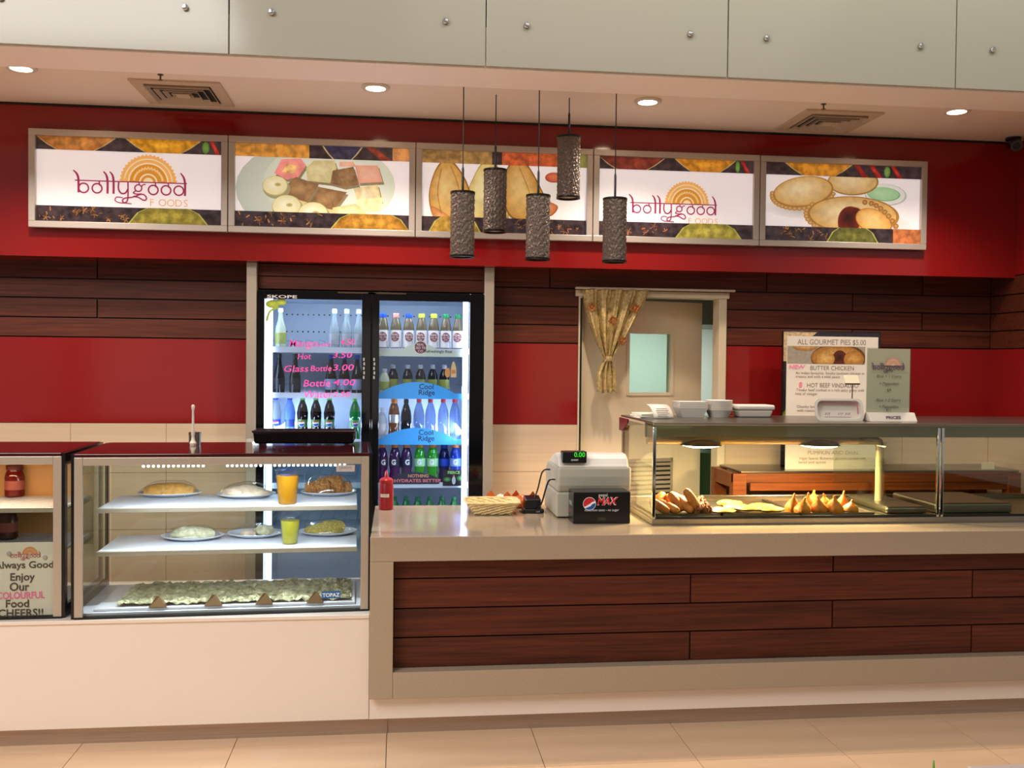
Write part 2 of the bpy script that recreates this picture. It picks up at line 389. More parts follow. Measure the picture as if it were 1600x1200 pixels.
# ------------------------------------------------------------------ the setting
XL, XR = -2.7, 3.48
YW, YB = 5.35, 5.13
fl = MB(); fl.box(-7, 8, -9, 6.6, -.06, -.006); fl.box(-7, 8, -9, 0, -.006, 0)
floor = struct('floor', fl, GROUT)
tile_me = None
ys = [3.995, 3.9]+[3.9-.3*k for k in range(1, 9)]
metile = {}
for r in range(len(ys)-1):
    for c in range(-4, 8):
        x0 = -1.233+.6*c; h = ys[r]-ys[r+1]
        key = round(h, 3)
        if key not in metile:
            metile[key] = obj('tile', bx(.0015, .5985, .0015, h-.0015, -.006, 0), TILE, floor)
            o = metile[key]
        else:
            o = metile[key].copy(); COL.objects.link(o)
        o.location = (x0, ys[r+1], 0)
fs = MB(); fs.box(-7, 8, -9, ys[-1], -.006, 0.0); fs.box(-7, -1.233-2.4, ys[-1], 3.995, -.006, 0); fs.box(-1.233+4.8, 8, ys[-1], 3.995, -.006, 0); fs.box(-7, 8, 3.995, 6.6, -.006, 0)
tag(obj('tile_field', fs, TILE, floor), kind='stuff')

# back wall with its fridge recess and doorway
FX0, FX1, FZ = -.738, .462, 1.905        # fridge recess
DX0, DX1, DZ = 1.025, 1.862, 1.945       # doorway
wb = MB()
for a, b, z0, z1 in ((XL, FX0, 0, 2.85), (FX1, DX0, 0, 2.85), (DX1, XR+.1, 0, 2.85), (FX0, FX1, FZ+.005, 2.85), (DX0, DX1, DZ, 2.85)):
    wb.box(a, b, YW+.012, YW+.1, z0, z1)
wall_back = struct('wall_back', wb, DARK)
ZR = [1.645, 1.748, 1.851, 1.954, 2.06]
def plank(x0, x1, z0, z1, y0, y1, par, g=.0035):
    return obj('plank', bx(x0+g, x1-g, y0, y1, z0+g, z1-g), WOOD, par, bevel=.0012)
jl = P(152, 430, YW).x
for r in range(4):
    z0, z1 = ZR[r], ZR[r+1]
    cuts = [XL, jl, FX0] if r in (1, 3) else [XL, jl-.95, FX0]
    for a, b in zip(cuts, cuts[1:]): plank(a, b, z0, z1, YW, YW+.014, wall_back)
    plank(FX1, DX0 if r < 3 else (.84 if r == 3 else DX0), z0, z1, YW, YW+.014, wall_back)
    if r == 3: plank(.84, 2.1, z0, z1, YW, YW+.014, wall_back)
    cuts = [[DX1, 2.62, XR], [DX1, 3.05, XR], [DX1, 2.62, XR], [2.1, 3.05, XR]][r]
    for a, b in zip(cuts, cuts[1:]): plank(a, b, z0, z1, YW, YW+.014, wall_back)
for a, b in ((XL, FX0), (FX1, DX0), (DX1, XR)): obj('red_panel', bx(a, b, YW, YW+.012, 1.192, 1.642), RED, wall_back)
for a, b in ((XL, FX0), (FX1, DX0), (DX1, XR)):
    zz = [0, .3, .62, .925, 1.19]; n = max(1, round((b-a)/.56)); xs_ = [a+(b-a)*i/n for i in range(n+1)]
    for z0, z1 in zip(zz, zz[1:]):
        for x0, x1 in zip(xs_, xs_[1:]): obj('tile', bx(x0+.001, x1-.001, YW+.001, YW+.013, z0+.001, z1-.001), CREAMT, wall_back)
for z0, z1 in ((1.91, 1.978), (1.978, 2.045)): plank(FX0, FX1, z0, z1, 5.24, 5.256, wall_back, .002)
# right-hand return wall
wall_right = struct('wall_right', bx(XR+.014, XR+.1, 4.2, YW+.1, 0, 2.85), DARK)
for r in range(4): plank_o = obj('plank', bx(XR, XR+.014, 4.2, YW, ZR[r]+.0035, ZR[r+1]-.0035), WOOD, wall_right)
obj('red_panel', bx(XR, XR+.014, 4.2, YW, 1.192, 1.642), RED, wall_right)
obj('red_panel', bx(XR, XR+.014, 4.2, YW, 2.062, 2.82), RED, wall_right)
obj('tile', bx(XR, XR+.014, 4.2, YW, 0, 1.19), CREAMT, wall_right)
# red bulkhead
struct('wall_bulkhead', bx(XL, XR-.001, YB, YW+.02, 2.046, 2.80), RED)
struct('trim_1', bx(XL, XR-.001, YB-.004, YB+.05, 2.80, 2.812), BLACK)
# ceiling, front beam, painted glass fascia
struct('ceiling', bx(XL, XR+.1, 4.30, YW+.1, 2.812, 2.95), SOFFIT)
struct('trim_2', bx(XL, XR+.6, 4.075, 4.36, 2.768, 2.94), mat('beam_lit_paint', '#fff3ee', .6))  # whiter than the soffit: stronger concourse light on the beam is painted into its colour
wu = struct('wall_upper', bx(XL, XR+.6, 4.09, 4.14, 2.775, 4.4), mat('fascia_backing', '#8f8a7c', .7))
jx = [-2.784+1.0465*i for i in range(8)]
bolt0 = None
for a, b in zip(jx, jx[1:]):
    g = obj('glass_panel', bx(a+.0025, b-.0025, 4.058, 4.072, 2.773, 4.4), FASCIA, wu, bevel=.0015)
    for bxx in (a+.17, b-.17):
        if bolt0 is None:
            bolt0 = obj('standoff_bolt', MB().lathe([(.004, .0), (.010, .001), (.0125, .004), (.0125, .018)], (0, 0, 0), 14, axis='Y'), CHROME, g, local=True); o = bolt0
        else: o = bolt0.copy(); COL.objects.link(o); o.parent = g
        o.location = (bxx, 4.042, 2.949)
        o2 = bolt0.copy(); COL.objects.link(o2); o2.parent = g; o2.location = (bxx, 4.042, 4.2)
# back room seen through the doorway
struct('wall_backroom', MB().box(.6, 3.0, 7.0, 7.06, 0, 2.6).box(.9, .96, 5.47, 7, 0, 2.6).box(2.7, 2.76, 5.47, 7, 0, 2.6), mat('backroom_tile', '#dce8df', .3))
struct('ceiling_backroom', MB().box(.9, 2.76, 5.47, 7, 2.35, 2.42).box(.96, 2.7, 6.2, 7, 1.80, 2.35), mat('backroom_ceiling', '#8a8b84', .7))
area('backroom_light', (1.7, 6.45, 1.785), .9, 14, (1, 1, .96), (R(12), 0, 0), .3)
# concourse side opposite the shop (only its reflection shows)
wo = struct('wall_opposite', MB().box(-6.4, 7, -8.6, -8.5, 0, 4.2).box(-6.4, 7, -8.5, -8.2, 2.9, 3.3), mat('opposite_wall_paint', '#d9cfc4', .6))
for a, b, c in ((-5.7, -3.1, '#ffe9dd'), (-2.2, .6, '#fff2e2'), (2.6, 5.2, '#d6f0c0')):
    obj('shop_window', bx(a, b, -8.5, -8.46, .4, 2.3), emitmat('lit_shop_window'+c, c, .7), wo)

# doorway: frame, leaf ajar, window, grille
dr = thing('door_1', None, None, (DX0, YW, 0)); dr['kind'] = 'structure'
fm = MB(); fm.box(DX1-.045, DX1, YW-.012, YW+.1, 0, DZ); fm.box(DX0-.02, DX0, YW-.012, YW+.1, 0, DZ); fm.box(DX0-.04, DX1+.012, YW-.02, YW+.1, DZ-.035, DZ)
obj('door_frame', fm, DOORW, dr, bevel=.003)
obj('edge_strip', bx(DX0-.012, DX0-.002, YW-.016, YW-.011, .0, 1.9), BLACK, dr)
lf = bpy.data.objects.new('door_leaf', None); COL.objects.link(lf); lf.parent = dr; lf.location = (.004, .03, 0); lf.rotation_euler = (0, 0, R(14.5)); ORG[lf] = Vector((0, 0, 0))
LW = .79; lz = DZ-.045
w0, w1, wz0, wz1 = .30, .585, 1.365, 1.715
lm = MB()
for q in ((0, w0, 0, .04, .01, lz), (w1, LW, 0, .04, .01, lz), (w0, w1, 0, .04, .01, wz0), (w0, w1, 0, .04, wz1, lz)): lm.box(*q)
obj('leaf_panel', lm, DOORW, lf, local=True)
wf = MB()
for q in ((w0-.012, w0+.006, -.006, .046, wz0-.012, wz1+.012), (w1-.006, w1+.012, -.006, .046, wz0-.012, wz1+.012), (w0, w1, -.006, .046, wz0-.014, wz0+.004), (w0, w1, -.006, .046, wz1-.004, wz1+.012)): wf.box(*q)
obj('window_frame', wf, DOORW, lf, local=True)
obj('pane', bx(w0, w1, .016, .022, wz0, wz1), glassmat('door_pane', '#e6f2ec', 1.6), lf, local=True)
gr = MB()
for q in ((.20, .60, -.008, 0, .965, .985), (.20, .60, -.008, 0, .60, .615), (.20, .215, -.008, 0, .6, .985), (.585, .60, -.008, 0, .6, .985)): gr.box(*q)
obj('vent_frame', gr, mat('grille_metal', '#8f8474', .5), lf, local=True)
obj('vent_backing', bx(.215, .585, -.001, .0005, .61, .97), DARK, lf, local=True)
for i in range(13): obj('louvre', bx(.215, .585, -.007, -.002, .625+i*.0265, .640+i*.0265), mat('grille_metal', '#8f8474', .5), lf, local=True)

t = thing('waste_bin', 'dark bin with green liner behind the door', 'bin', (2.09, 6.2, 0))
obj('bin_body', MB().lathe([(0, 0), (.2, 0), (.24, .95), (0, .95)], n=24), DARK, t, local=True); obj('liner_bag', MB().lathe([(.243, .70), (.25, .97), (.23, .99), (.22, .9)], n=24), mat('green_liner', '#1f4a24', .4), t, local=True)
# kick plate, plinths
struct('baseboard_front', MB().box(-2.7, -.03, 3.985, 4.02, 0, .075).box(-.028, 4.2, 3.987, 4.02, 0, .075), STEELK)

# ------------------------------------------------------------------ service counter and case plinth
CZ = .827; CF, CB = 3.9, 4.76; CX0, CX1 = -.104, 4.2
pl = thing('case_plinth', 'white laminate plinth carrying the two glass display cases', 'plinth', (-1.3, 4.2, .075))
obj('front_panel', bx(-2.7, -.106, 3.945, 3.97, .075, .49), WHITEB, pl, bevel=.002)
obj('top', bx(-2.7, -.106, 3.938, 4.62, .49, .505), WHITEB, pl, bevel=.002)
obj('side', bx(-.13, -.106, 3.97, 4.6, .075, .49), WHITEB, pl)
ct = thing('service_counter', 'long tan stone counter with recessed walnut slat front', 'counter', (2, 4.3, .075))
cm = MB(); cm.box(CX0, CX1, CF, CB, .727, CZ)
obj('benchtop', cm, STONE, ct, bevel=.003)
obj('end_panel', bx(CX0, -.01, CF, CB-.05, .17, .727), STONE, ct, bevel=.003)
obj('bottom_rail', bx(-.01, CX1, CF, CF+.09, .17, .278), STONE, ct, bevel=.003)
obj('white_base', bx(-.104, CX1, 3.945, 3.97, .075, .17), WHITEB, ct)
obj('carcass', bx(-.01, CX1, 3.972, CB-.1, .09, .727), DARK, ct)
rows = [(.278, .402, [-.01, 1.24, 2.515, CX1]), (.402, .522, [-.01, 1.872, 3.15, CX1]), (.522, .645, [-.01, 1.24, 2.515, CX1]), (.645, .727, [-.01, 1.872, 3.15, CX1])]
for z0, z1, cuts in rows:
    for a, b in zip(cuts, cuts[1:]): obj('plank', bx(a+.003, b-.003, 3.958, 3.972, z0+.003, z1-.003), WOOD, ct, bevel=.001)

# ------------------------------------------------------------------ light-box signs
SX = [-1.838, -.868, .085, 1.027, 1.95, 2.917]; SZ0, SZ1 = 2.186, 2.676; YP = 5.098
FLAB = ['backlit sign with pink logo, leftmost above the drinks fridge', 'backlit sign showing a plate of cut sweets', 'backlit sign showing samosas, behind the hanging lamps',
        'backlit sign with pink logo between the samosa and pie pictures', 'backlit sign showing round pies, rightmost of the row']
def band(pr, x0, x1, z0, z1, bits, base='#3a2d30'):
    pr.rect(x0, x1, z0, z1, base, .5)
    for px0, px1, shp, col, col2 in bits:          # fractions across the band
        a, b = x0+(x1-x0)*px0, x0+(x1-x0)*px1
        if shp == 'cup':
            h = (z1-z0); pts = [(a, z1), (a+.15*(b-a), z1-.6*h), (a+.28*(b-a), z0), (b-.28*(b-a), z0), (b-.15*(b-a), z1-.6*h), (b, z1)]
            pr.poly([(p[0]+(-.008 if p[0] < (a+b)/2 else .008), p[1]) for p in pts], '#b7a56a', .2); pr.poly(pts, col, .4, col2)
        elif shp == 'dome':
            h = (z1-z0); pts = [(a, z0), (a+.12*(b-a), z0+.7*h), (a+.25*(b-a), z1), (b-.25*(b-a), z1), (b-.12*(b-a), z0+.7*h), (b, z0)]
            pr.poly([(p[0]+(-.008 if p[0] < (a+b)/2 else .008), p[1]) for p in pts], '#a3a04a', .2); pr.poly(pts, col, .4, col2)
        elif shp == 'star':
            rg = random.Random(int(a*1000))
            for k in range(26):
                cx = rg.uniform(a, b); cz = rg.uniform(z0+.01, z1-.01); an = rg.uniform(0, 6.28); ln_ = rg.uniform(.010, .024)
                for q in range(rg.choice((1, 1, 5))):
                    e_ = (min(max(cx+ln_*math.cos(an+q*1.256), a), b), min(max(cz+ln_*math.sin(an+q*1.256), z0), z1))
                    pr.stroke([(cx, cz), e_], rg.uniform(.003, .007), rg.choice((col, '#6a4428', '#8a6038', '#4a3028')), a=.4)
        elif shp == 'leaf': pr.ell((a+b)/2, (z0+z1)/2, (b-a)/2, (z1-z0)*.45, col, col2, a=.3)
        elif shp == 'chili': pr.poly([(a, z1), (a+.35*(b-a), z1), (b, z0), (a+.6*(b-a), z0)], col, .4, col2)
        else: pr.rect(a, b, z0, z1, col, .4)
TOPB = [[(0, .42, 'cup', '#c98a45', '#a8662a'), (.48, .88, 'cup', '#eaac2e', '#c5841a'), (.89, .93, 'leaf', '#7aa84a', '#48752c'), (.93, .99, 'chili', '#c2352a', '#8f1f18')],
        [(0, .42, 'r', '#cf8f3a', None), (.5, .72, 'cup', '#403c52', '#33304a'), (.74, .9, 'chili', '#a8432a', '#77301f'), (.9, 1, 'r', '#c98a50', None)],
        [(0, .42, 'r', '#a07a45', None), (.48, .9, 'r', '#c05a30', None), (.9, 1, 'r', '#7f7a40', None)],
        [(0, .42, 'cup', '#8d3c2c', '#6e2c25'), (.49, .88, 'cup', '#e39a32', '#bf7a20'), (.88, .91, 'leaf', '#7aa84a', '#48752c'), (.91, .98, 'chili', '#c2352a', '#8f1f18')],
        [(.13, .55, 'cup', '#e39a32', '#bf7a20'), (.56, .66, 'chili', '#c23028', '#8f1f18'), (.66, .75, 'chili', '#d0382c', '#9a2018'), (.76, .8, 'leaf', '#8aab5a', '#55803a'), (.8, .88, 'chili', '#b8302a', '#8f1f18')]]
BOTB = [[(.02, .5, 'star', '#9a6a40', None), (.5, .92, 'dome', '#a8963c', '#7f7430')], [(.02, .5, 'star', '#b07a48', None), (.55, 1, 'dome', '#c08a35', '#9a6a28')],
        [(.05, .35, 'dome', '#c09a45', '#a07a30'), (.4, .95, 'star', '#8a5a40', None)], [(.02, .45, 'star', '#9a5a40', None), (.5, .92, 'dome', '#b5a648', '#8a8034')],
        [(.1, .4, 'star', '#a8743a', None), (.4, .72, 'dome', '#7a7430', '#55552a'), (.82, 1, 'r', '#b0663a', None)]]
for i in range(5):
    x0, x1 = SX[i]+.002, SX[i+1]-.002
    sg = thing('lightbox_sign', FLAB[i], 'sign', ((x0+x1)/2, YB, SZ0), group='backlit menu signs on the red bulkhead')
    obj('box', bx(x0+.01, x1-.01, 5.108, YB, SZ0+.01, SZ1-.01), PLASTW, sg)
    fr = MB(); t = .032
    fr.box(x0, x1, 5.085, 5.12, SZ0, SZ0+t); fr.box(x0, x1, 5.085, 5.12, SZ1-t, SZ1); fr.box(x0, x0+t, 5.085, 5.12, SZ0+t, SZ1-t); fr.box(x1-t, x1, 5.085, 5.12, SZ0+t, SZ1-t)
    obj('frame', fr, ALU, sg, bevel=.002)
    a, b, z0, z1 = x0+t-.002, x1-t+.002, SZ0+t-.002, SZ1-t+.002
    pr = Print(); bt, bb = z1-.068, z0+.082
    pr.rect(a, b, z0, z1, '#f3ecee')
    K = lambda px, py: (P(px, py, YP).x, P(px, py, YP).z)
    kp = lambda q: [K(*p) for p in q]; sc = .00345
    if i in (0, 3):
        hx, hz = K(116, 281) if i == 0 else K(985, 316)
        logo(pr, hx, hz, (.000405 if i == 0 else .000358))
    def loop(q, n=5):
        o_ = []; m_ = len(q)
        for j in range(m_):
            A, B, C2, D = q[j-1], q[j], q[(j+1) % m_], q[(j+2) % m_]
            for k in range(n):
                u = k/n; o_.append(tuple(.5*(2*B[d]+(C2[d]-A[d])*u+(2*A[d]-5*B[d]+4*C2[d]-D[d])*u*u+(3*B[d]-A[d]-3*C2[d]+D[d])*u**3) for d in (0, 1)))
        return o_
    def solid(q, light, base, dark, a_=.12, sh=(-.12, -.12)):
        """a lit printed solid: dark rim, body shaded from a highlight"""
        L_ = loop(q); cx_ = sum(p_[0] for p_ in L_)/len(L_); cy_ = sum(p_[1] for p_ in L_)/len(L_); wx = max(p_[0] for p_ in L_)-min(p_[0] for p_ in L_); wy = max(p_[1] for p_ in L_)-min(p_[1] for p_ in L_)
        pr.poly(kp(L_), dark, a_)
        I_ = [(cx_+(p_[0]-cx_)*.94-.5, cy_+(p_[1]-cy_)*.93-.6) for p_ in L_]; hc_ = (cx_+sh[0]*wx, cy_+sh[1]*wy)
        M_ = [((p_[0]+hc_[0])/2, (p_[1]+hc_[1])/2) for p_ in I_]; n_ = len(I_); P_ = kp([hc_]+M_+I_)
        mid = [(x_+y_)/2 for x_, y_ in zip(lin(light), lin(base))]
        pr._poly(P_, [(*lin(light), a_)]+[(*mid, a_)]*n_+[(*lin(base), a_)]*n_, [(0, j+1, (j+1) % n_+1) for j in range(n_)]+[(j+1, n_+j+1, n_+(j+1) % n_+1, (j+1) % n_+1) for j in range(n_)])
    def oval(cx_, cy_, rx_, ry_, rot=0, n=16): return [(cx_+rx_*math.cos(6.2832*j/n)*math.cos(rot)-ry_*math.sin(6.2832*j/n)*math.sin(rot), cy_+rx_*math.cos(6.2832*j/n)*math.sin(rot)+ry_*math.sin(6.2832*j/n)*math.cos(rot)) for j in range(n)]
    def piece(pts, c, a_=.2, c2=None):
        pr.poly(kp([(p_[0]+2.5, p_[1]+4) for p_ in pts]), '#8f8060', .1); pr.poly(kp(pts), c, a_, c2)
    if i == 1:
        pr.ell(*K(480, 296), 105*sc, 70*sc, '#dfe3d6', '#b9c2b4'); pr.ell(*K(515, 288), 98*sc, 62*sc, '#e9ecdf', '#cfd6c4')
        piece([(428, 270), (440, 248), (470, 247), (478, 258), (466, 276), (448, 280)], '#e7a07c', .3*.6, '#ee8f8f')
        pr.poly(kp([(440, 268), (448, 256), (464, 258), (460, 270)]), '#d9b070', .6)
        piece([(490, 250), (522, 250), (526, 262), (516, 286), (480, 282), (478, 262)], '#e6dcae', .25*.6, '#cfc48a')
        pr.poly(kp([(530, 252), (552, 252), (556, 260), (530, 260)]), '#e3b09a', .2); piece([(555, 258), (590, 258), (598, 284), (560, 286)], '#eab9a2', .15*.6, '#dd9f86')
        piece([(520, 266), (552, 260), (560, 288), (538, 292), (516, 286)], '#a8855c', .5*.6, '#8f6a44')
        piece([(446, 290), (462, 276), (498, 288), (480, 316), (442, 304)], '#b08a5e', .4*.6, '#946f48'); piece([(484, 316), (500, 292), (542, 300), (522, 328), (486, 320)], '#a8845a', .4*.6, '#8c6842')
        pr.poly(kp([(442, 304), (480, 316), (480, 320), (442, 308)]), '#d8c48a'); pr.poly(kp([(484, 320), (522, 328), (521, 333), (484, 325)]), '#d8c48a')
        piece([(552, 294), (590, 288), (596, 314), (560, 318)], '#e6d8b4', .3*.6, '#d8c48e'); pr.poly(kp([(556, 312), (598, 308), (596, 328), (564, 332)]), '#eee0a8', .2); piece([(520, 324), (556, 318), (578, 338), (534, 342), (516, 336)], '#efe2b4', .25*.6, '#dccb8c')
        for q in ((430, 290, 20), (448, 322, 23), (489, 334, 24)): pr.ell(*K(q[0]+2, q[1]+4), q[2]*sc, q[2]*.78*sc, '#a39a78'); solid(oval(q[0], q[1], q[2], q[2]*.78), '#f8f3d2', '#e2d9a4', '#b8ac70', .06); pr.ell(*K(q[0]+4, q[1]-2), 5*sc, 3*sc, '#a89a50', '#cfc488')
    if i == 2:
        pr.ell(*K(770, 340), 112*sc, 15*sc, '#c4bda8', '#ece7e0'); pr.ell(*K(876, 300), 30*sc, 40*sc, '#e2ddd4', '#f0ebe8')
        solid([(734, 344), (728, 310), (740, 276), (756, 252), (776, 256), (792, 296), (794, 344), (764, 350)], '#efe3aa', '#d6bf74', '#a98d44')
        solid([(678, 340), (670, 306), (678, 270), (692, 250), (708, 252), (728, 280), (738, 316), (728, 342), (700, 348)], '#eacb84', '#c89444', '#8f5f24')
        solid([(792, 330), (786, 286), (798, 254), (820, 252), (842, 286), (858, 326), (846, 342), (812, 346)], '#e6c67e', '#c08c40', '#875a22')
        solid([(674, 322), (700, 336), (706, 348), (682, 346)], '#dba066', '#c07840', '#8a4a20'); solid([(850, 314), (872, 322), (862, 337), (846, 333)], '#d99060', '#bd6c3a', '#8a4420')
        solid(oval(866, 277, 14, 8), '#d87a58', '#bd5236', '#8f3a24')
        for q_ in ([(704, 258), (716, 290), (722, 330)], [(812, 262), (826, 296), (836, 332)], [(690, 262), (684, 300), (690, 334)]): pr.stroke(curve(kp(q_)), .004, '#a87434', a=.3)
    if i == 4:
        pr.ell(*K(1262, 326), 70*sc, 16*sc, '#b9b0a8', '#ece6e4'); pr.ell(*K(1390, 352), 40*sc, 14*sc, '#cfc8c0', '#ece6e4')
        solid(oval(1385, 304, 33, 17, .08), '#f4f2ee', '#dfe2da', '#b8bcb2', .03); solid(oval(1382, 303, 26, 11, .08), '#b7dcae', '#9ccb98', '#7fae7e', .03)
        solid(oval(1334, 284, 40, 21), '#eed9aa', '#d2ab68', '#a37a3c')
        for cx_, cy_, rx_, ry_, rot, lo, hi in ((1256, 300, 49, 25, -.13, 20, 200), (1334, 337, 74, 31, .05, 100, 215)):
            for j in range(lo, hi, 9):
                t_ = R(j); ex = cx_+rx_*math.cos(t_)*math.cos(rot)-ry_*math.sin(t_)*math.sin(rot); ey = cy_+rx_*math.cos(t_)*math.sin(rot)+ry_*math.sin(t_)*math.cos(rot)
                pr.ell(*K(ex, ey), 4.6*sc, 3.6*sc, '#dcb472', '#a8742f', n=10)
            solid(oval(cx_, cy_-1, rx_*.97, ry_*.95, rot), '#f0dcae', '#d3a75e', '#a87834')
        solid([(1310, 340), (1318, 326), (1332, 322), (1348, 330), (1344, 356), (1330, 368), (1312, 360)], '#2c0c08', '#6e2414', '#c9803e', .3); solid(oval(1366, 346, 30, 19, .4), '#f0cd88', '#d89c4c', '#a86c2c')
        for j in range(9): t_ = j/8; q_ = K(1352+54*t_**.8, 316+46*t_**1.6); pr.ell(*q_, 4.6*sc, 4.2*sc, '#cf9a52', '#8f5c22', n=10)
    band(pr, a, b, bt, z1, TOPB[i]); band(pr, a, b, z0, bb, BOTB[i])
    pr.v = [(min(max(v[0], a), b), min(max(v[1], z0), z1), v[2]) for v in pr.v]
    pr.build('backlit_print', BACKLIT, sg, lambda u, v, l: (u, 5.1075-l, v), .0001)

# ------------------------------------------------------------------ pendant lamps
SHADE = mat('woven_bronze_shade', '#6a5c54', .38, .35)
def shade_mesh(z0, z1, r):
    mb = MB(); n, k = 72, 64; vs = []; fs = []
    for j in range(k+1):
        v = j/k; z = z0+(z1-z0)*v
        for i in range(n):
            a = 2*math.pi*i/n; q = .001
            if .03 < v < .97: q = .0030*math.sin(a*18+1.6*math.sin(v*52+2*math.sin(a*5)))*(.55+.45*math.sin(v*95+a*9))
            vs.append(((r+q)*math.cos(a), (r+q)*math.sin(a), z))
    fs = [(j*n+i, j*n+(i+1) % n, (j+1)*n+(i+1) % n, (j+1)*n+i) for j in range(k) for i in range(n)]
    return mb.add(vs, fs, False)
PEND = [(723, 300, 4.45, 'bronze pendant lamp hanging leftmost of five'), (774, 265, 4.62, 'bronze pendant lamp hanging second from the left, in front of the samosa sign'), (841, 305, 4.45, 'bronze pendant lamp hanging in the middle of five'),
        (889, 213, 4.62, 'bronze pendant lamp hung highest on the shortest cord'), (961, 310, 4.45, 'bronze pendant lamp hanging rightmost of five')]
sh_me = None
for px, py, yy, lab in PEND:
    p = P(px, py, yy); t = thing('pendant_lamp', lab, 'lamp', (p.x, yy, p.z-.3), group='five pendant lamps over the counter')
    if sh_me is None:
        so = obj('shade', shade_mesh(0, .3, .054), SHADE, t, local=True); sh_me = so.data
        do = obj('diffuser', MB().lathe([(.0, .012), (.05, .010), (.05, .016), (.0, .017)], n=28), mat('lamp_diffuser', '#cfc3a4', .6), t, local=True)
        ro = obj('rim', MB().lathe([(.049, .0), (.0575, .0), (.0575, .010), (.049, .010), (.049, 0)], n=32), mat('dark_bronze', '#2b2420', .3, .6), t, local=True)
        to = obj('top_cap', MB().lathe([(.0, .290), (.054, .290), (.0575, .292), (.0575, .300), (.012, .304), (.0, .304)], n=32), mat('dark_bronze', '#2b2420', .3, .6), t, local=True)
        st = obj('stem', MB().lathe([(.0055, .3), (.0055, .405), (.003, .415)], n=10), BLACK, t, local=True)
        protos = [so, do, ro, to, st]
    else:
        for q in protos: c = q.copy(); COL.objects.link(c); c.parent = t
    obj('cord', MB().tube([(0, 0, .40), (0, 0, 2.812-(p.z-.3))], .0026, 6), BLACK, t, local=True)

# ------------------------------------------------------------------ downlights, vents, sprinklers, security camera
LAMPL = ['recessed ceiling downlight at the far left', 'recessed ceiling downlight above the sweets sign', 'recessed ceiling downlight right of the pendant lamps', 'recessed ceiling downlight at the far right']
LMAT = emitmat('downlight_lens', '#ffe2bd', 26)
for (px, py), lab in zip(((33, 104), (587, 135), (1012, 157), (1495, 172)), LAMPL):
    p = PZ(px, py, 2.812); t = thing('downlight', lab, 'ceiling light', (p.x, p.y, 2.80), group='recessed downlights in the soffit')
    obj('trim_ring', MB().lathe([(.046, .0005), (.062, .0), (.066, .004), (.066, .012), (.046, .012), (.046, .0005)], n=32), mat('white_metal', '#d8cfc4', .3), t, local=True)
    obj('lens', MB().lathe([(0, .002), (.044, .004), (.046, .012), (0, .012)], n=28), LMAT, t, local=True)
    d = bpy.data.lights.new('downlight_lamp', 'SPOT'); d.energy = 75; d.color = (1, .85, .70); d.spot_size = R(125); d.spot_blend = .8; d.shadow_soft_size = .05
    o = bpy.data.objects.new('downlight_lamp', d); COL.objects.link(o); o.parent = t; o.location = (0, 0, -.012)
VM = mat('vent_paint', '#c9b39c', .5)
for (cx, cyy), lab in (((-1.03, 4.815), 'square air vent in the ceiling above the left logo sign'), ((2.215, 4.835), 'square air vent in the ceiling above the pie sign')):
    t = thing('air_vent', lab, 'vent', (cx, cyy, 2.79), group='ceiling air vents')
    fr = MB(); a, b = .205, .15
    for q in ((-a, a, -a, -b), (-a, a, b, a), (-a, -b, -b, b), (b, a, -b, b)): fr.box(*q, .012, .0225)
    obj('frame', fr, VM, t, local=True, bevel=.002); obj('cavity', bx(-.15, .15, -.15, .15, .019, .022), DARK, t, local=True)
    for k in range(4):
        o_, i_ = .148-.034*k, .148-.034*k-.009; mb = MB(); zo, zi = .000, .0185
        for s1, s2 in (((-1, -1), (1, -1)), ((1, -1), (1, 1)), ((1, 1), (-1, 1)), ((-1, 1), (-1, -1))):
            mb.add([(s1[0]*o_, s1[1]*o_, zo), (s2[0]*o_, s2[1]*o_, zo), (s2[0]*i_, s2[1]*i_, zi), (s1[0]*i_, s1[1]*i_, zi)], [(0, 1, 2, 3)])
        obj('louvre', mb, VM, t, local=True, solid=.002)
    obj('centre_plate', bx(-.03, .03, -.03, .03, .002, .006), VM, t, local=True)
for x, y, lab in ((-1.07, 4.53, 'small ceiling sprinkler in front of the left vent'), (2.053, 4.534, 'small ceiling sprinkler in front of the right vent')):
    t = thing('sprinkler', lab, 'sprinkler', (x, y, 2.785)); t.scale = (.65,)*3; M_ = mat('sprinkler_metal', '#6a5648', .4, .7)
    obj('stem', MB().lathe([(.006, .008), (.006, .035), (.02, .036), (.02, .042)], n=12), M_, t, local=True)
    obj('deflector', MB().lathe([(0, 0), (.016, .001), (.016, .004), (0, .008)], n=14), M_, t, local=True)
p = P(1585, 213, 5.02); t = thing('security_camera', 'black security camera under the ceiling in the right corner', 'camera', (p.x, 5.03, 2.74))
obj('mount', MB().lathe([(.032, .055), (.04, .06), (.04, .072), (0, .072)], n=20), BLACK, t, local=True)
obj('housing', MB().tube([(-.012, -.05, .015), (-.002, -.02, .035), (.012, .03, .05)], [.032, .037, .034], 16), BLACK, t, local=True)
obj('lens', MB().tube([(-.014, -.058, .012), (-.012, -.050, .015)], [.016, .02], 14), mat('lens_glass', '#3a3a40', .1), t, local=True)

